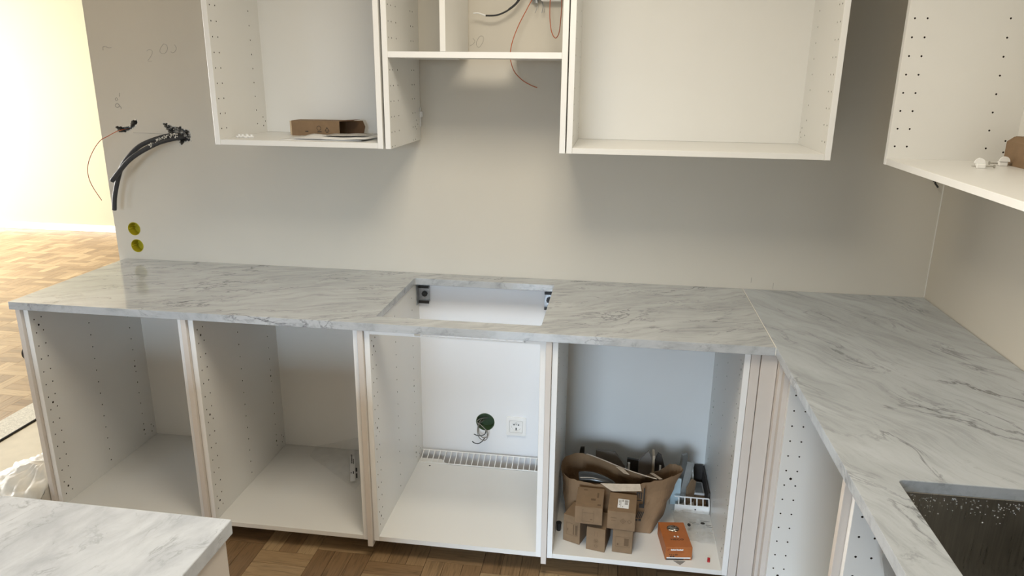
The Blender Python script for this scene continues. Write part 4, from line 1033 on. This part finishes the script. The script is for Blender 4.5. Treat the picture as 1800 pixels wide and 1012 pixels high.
bm = bmesh.new(); bx(bm, ww * .18, ww * .68, -0.0007, -0.0003, 0.0315, 0.0325)
prism(bm, [(ww * .05, -0.0007, .037), (ww * .09, -0.0007, .037), (ww * .15, -0.0007, .0445), (ww * .11, -0.0007, .0445)], (0, 0.0004, 0)); xform(bm, M)
obj('red_print', bm, INKRED, sb)
# metal plate poking out beneath the screw box
bm = bmesh.new(); prism(bm, [(1.052, -0.584, zf + 0.0002), (1.073, -0.603, zf + 0.0002), (1.092, -0.580, zf + 0.0002)], (0, 0, 0.0012)); obj('metal_tab', bm, GREYP, None, label='small grey metal tab in front of the orange carton', cat='metal tab')
# red clip and black foot
bm = bmesh.new(); bx(bm, -0.0045, 0.0045, -0.008, 0.008, 0, 0.006, 0.001); bx(bm, -0.0045, 0.0045, 0.004, 0.008, 0.0055, 0.009)
xform(bm, Matrix.Translation((1.171, -0.566, zf)) @ Matrix.Rotation(-0.15, 4, 'Z')); obj('plastic_clip', bm, RED, None, label='tiny red plastic clip on the white cabinet bottom', cat='clip')
bm = bmesh.new(); cyl(bm, (0.650, -0.470, zf), (0, 0, 1), 0.0075, 0.030, 14, 0.0095); cyl(bm, (0.650, -0.470, zf + 0.028), (0, 0, 1), 0.0103, 0.004, 14)
obj('rubber_stopper', bm, BLACK, None, label='small black plastic stopper standing left of the cartons', cat='stopper')
# clear plastic bag with printed marks, right of the paper bag
def film(pts, z, amp, seed, nx, ny, zfun=None):
    bm = bmesh.new(); p = [Vector((a, b, 0)) for a, b in pts]; G = []
    for i in range(nx + 1):
        row = []
        for j in range(ny + 1):
            u, v = i / nx, j / ny
            q = (p[0] * (1 - u) + p[1] * u) * (1 - v) + (p[3] * (1 - u) + p[2] * u) * v
            zz = z + amp * (abs(noise.noise(Vector((q.x * 14 + seed, q.y * 14, seed)))) + 0.5 * abs(noise.noise(Vector((q.x * 34, q.y * 30 + seed, seed))))) + (zfun(u, v) if zfun else 0)
            row.append(bm.verts.new((q.x, q.y, zz)))
        G.append(row)
    for i in range(nx):
        for j in range(ny): bm.faces.new((G[i][j], G[i + 1][j], G[i + 1][j + 1], G[i][j + 1]))
    return bm
pb = thing('plastic_bag', (1.14, -0.4, zf), 'crumpled clear plastic bag with black print beside the orange carton', 'bag')
bm = film([(1.075, -0.455), (1.204, -0.475), (1.204, -0.292), (1.062, -0.300)], zf + 0.002, 0.016, 2.2, 18, 16, lambda u, v: 0.010 * v)
obj('film', bm, CLEAR, pb)
bm = bmesh.new()
for x, y, sx, sy in ((1.118, -0.402, 0.006, 0.010), (1.168, -0.385, 0.008, 0.007)):
    ring = []
    for k in range(16):
        a = 2 * PI * k / 16; ring.append(((x + sx * math.cos(a), y + sy * math.sin(a), zf + 0.026)))
    prism(bm, ring, (0, 0, 0.0004))
for a in ((1.120, 1.145, -0.384), (1.130, 1.156, -0.392), (1.160, 1.195, -0.372), (1.178, 1.198, -0.395), (1.182, 1.200, -0.405)): bx(bm, a[0], a[1], a[2] - 0.0008, a[2] + 0.0008, zf + 0.026, zf + 0.0264)
obj('film_print', bm, PRINTB, pb)
# faint clear bag in the second cabinet with its label strip
cb2 = thing('plastic_bag', (-0.28, -0.15, zf), 'thin clear plastic bag with label strip in the right rear corner', 'bag')
bm = film([(-0.45, -0.12), (-0.17, -0.335), (-0.10, -0.0335), (-0.46, -0.0335)], zf + 0.001, 0.008, 5.5, 16, 16, lambda u, v: 0.11 * u * v ** 5)
obj('film', bm, CLEARF, cb2)
LM = frame_M((-0.296, -0.053, zf + 0.0118), Vector((0.95, 0.36, 0)), Vector((0.36, -0.95, 0)))
bm = box(0.0, 0.020, 0.0, 0.262, -0.0004, 0.0); xform(bm, LM); obj('label_strip', bm, PAPER, cb2)
bm = bmesh.new()
for k in range(9): bx(bm, 0.004, 0.010, 0.045 + k * 0.0085, 0.050 + k * 0.0085, -0.0010, -0.0005)
for k in range(5): bx(bm, 0.012, 0.0165, 0.085 + k * 0.0085, 0.090 + k * 0.0085, -0.0010, -0.0005)
for q in ((0.022, 0.029, 0.160, 0.190), (0.023, 0.029, 0.205, 0.240), (0.011, 0.015, 0.185, 0.205), (0.003, 0.006, 0.190, 0.200)): bx(bm, *q, -0.0010, -0.0005)
xform(bm, LM); obj('label_print', bm, PRINTB, cb2, kind='stuff')

# ------------------------------------------------------------------ left side: floor coverings, cable, dust sheet, knob
obj('covering_paper', box(-2.163, -2.012, -2.6, 1.25, 0.0003, 0.0035), SHEETG, None, label='speckled grey covering strip on the parquet at far left', cat='floor cover')
obj('fibreboard', box(-1.985, -1.31, -2.6, 1.25, 0.0003, 0.0045, 0.0005), SHEETB, None, label='pale fibreboard sheet on the floor left of the cabinets', cat='floor cover')
bm = bmesh.new(); tube(bm, [(-1.999, y, 0.0055) for y in (-2.5, -1.2, -0.4, 0.1, 0.6, 1.2)], 0.0055, 8, 4)
obj('floor_cable', bm, BLACK, None, label='straight black cable lying between the two floor coverings', cat='cable')
bm = bmesh.new()
cyl(bm, (-1.2605, -0.575, 0.690), (-1, 0, 0), 0.023, 0.006, 24); cyl(bm, (-1.2660, -0.575, 0.690), (-1, 0, 0), 0.012, 0.014, 20); cyl(bm, (-1.279, -0.575, 0.690), (-1, 0, 0), 0.026, 0.012, 24, 0.024); cyl(bm, (-1.291, -0.575, 0.690), (-1, 0, 0), 0.024, 0.006, 24, 0.016)
obj('round_knob', bm, BLACK, None, label='round black knob on the outer side of the left end panel', cat='knob')
# white plastic dust sheet bundle
bm = bmesh.new(); U, V = 64, 28; G = []
cx, cy, rx, ry, rz = -1.345, -0.52, 0.25, 0.25, 0.205
for i in range(U):
    row = []
    a = 2 * PI * i / U
    for j in range(V + 1):
        b = PI / 2 * j / V
        d = Vector((math.cos(a) * math.cos(b), math.sin(a) * math.cos(b), math.sin(b)))
        pl = 1 + 0.055 * math.sin(16 * a + 9 * b + 2 * noise.noise(d * 3)) * math.cos(b) + 0.09 * noise.noise(d * 4 + Vector((3, 1, 0))) + 0.05 * noise.noise(d * 11)
        p = Vector((cx + rx * d.x * pl, cy + ry * d.y * pl, 0.006 + rz * max(0, d.z) * pl))
        p.x = min(p.x, -1.264)
        row.append(bm.verts.new(p))
    G.append(row)
for i in range(U):
    for j in range(V):
        f = bm.faces.new((G[i][j], G[(i + 1) % U][j], G[(i + 1) % U][j + 1], G[i][j + 1])); f.smooth = True
bmesh.ops.remove_doubles(bm, verts=bm.verts[:], dist=0.0005)
obj('dust_sheet', bm, BAGFILM, None, label='crumpled milky plastic dust sheet bundle beside the left end panel', cat='plastic sheet')
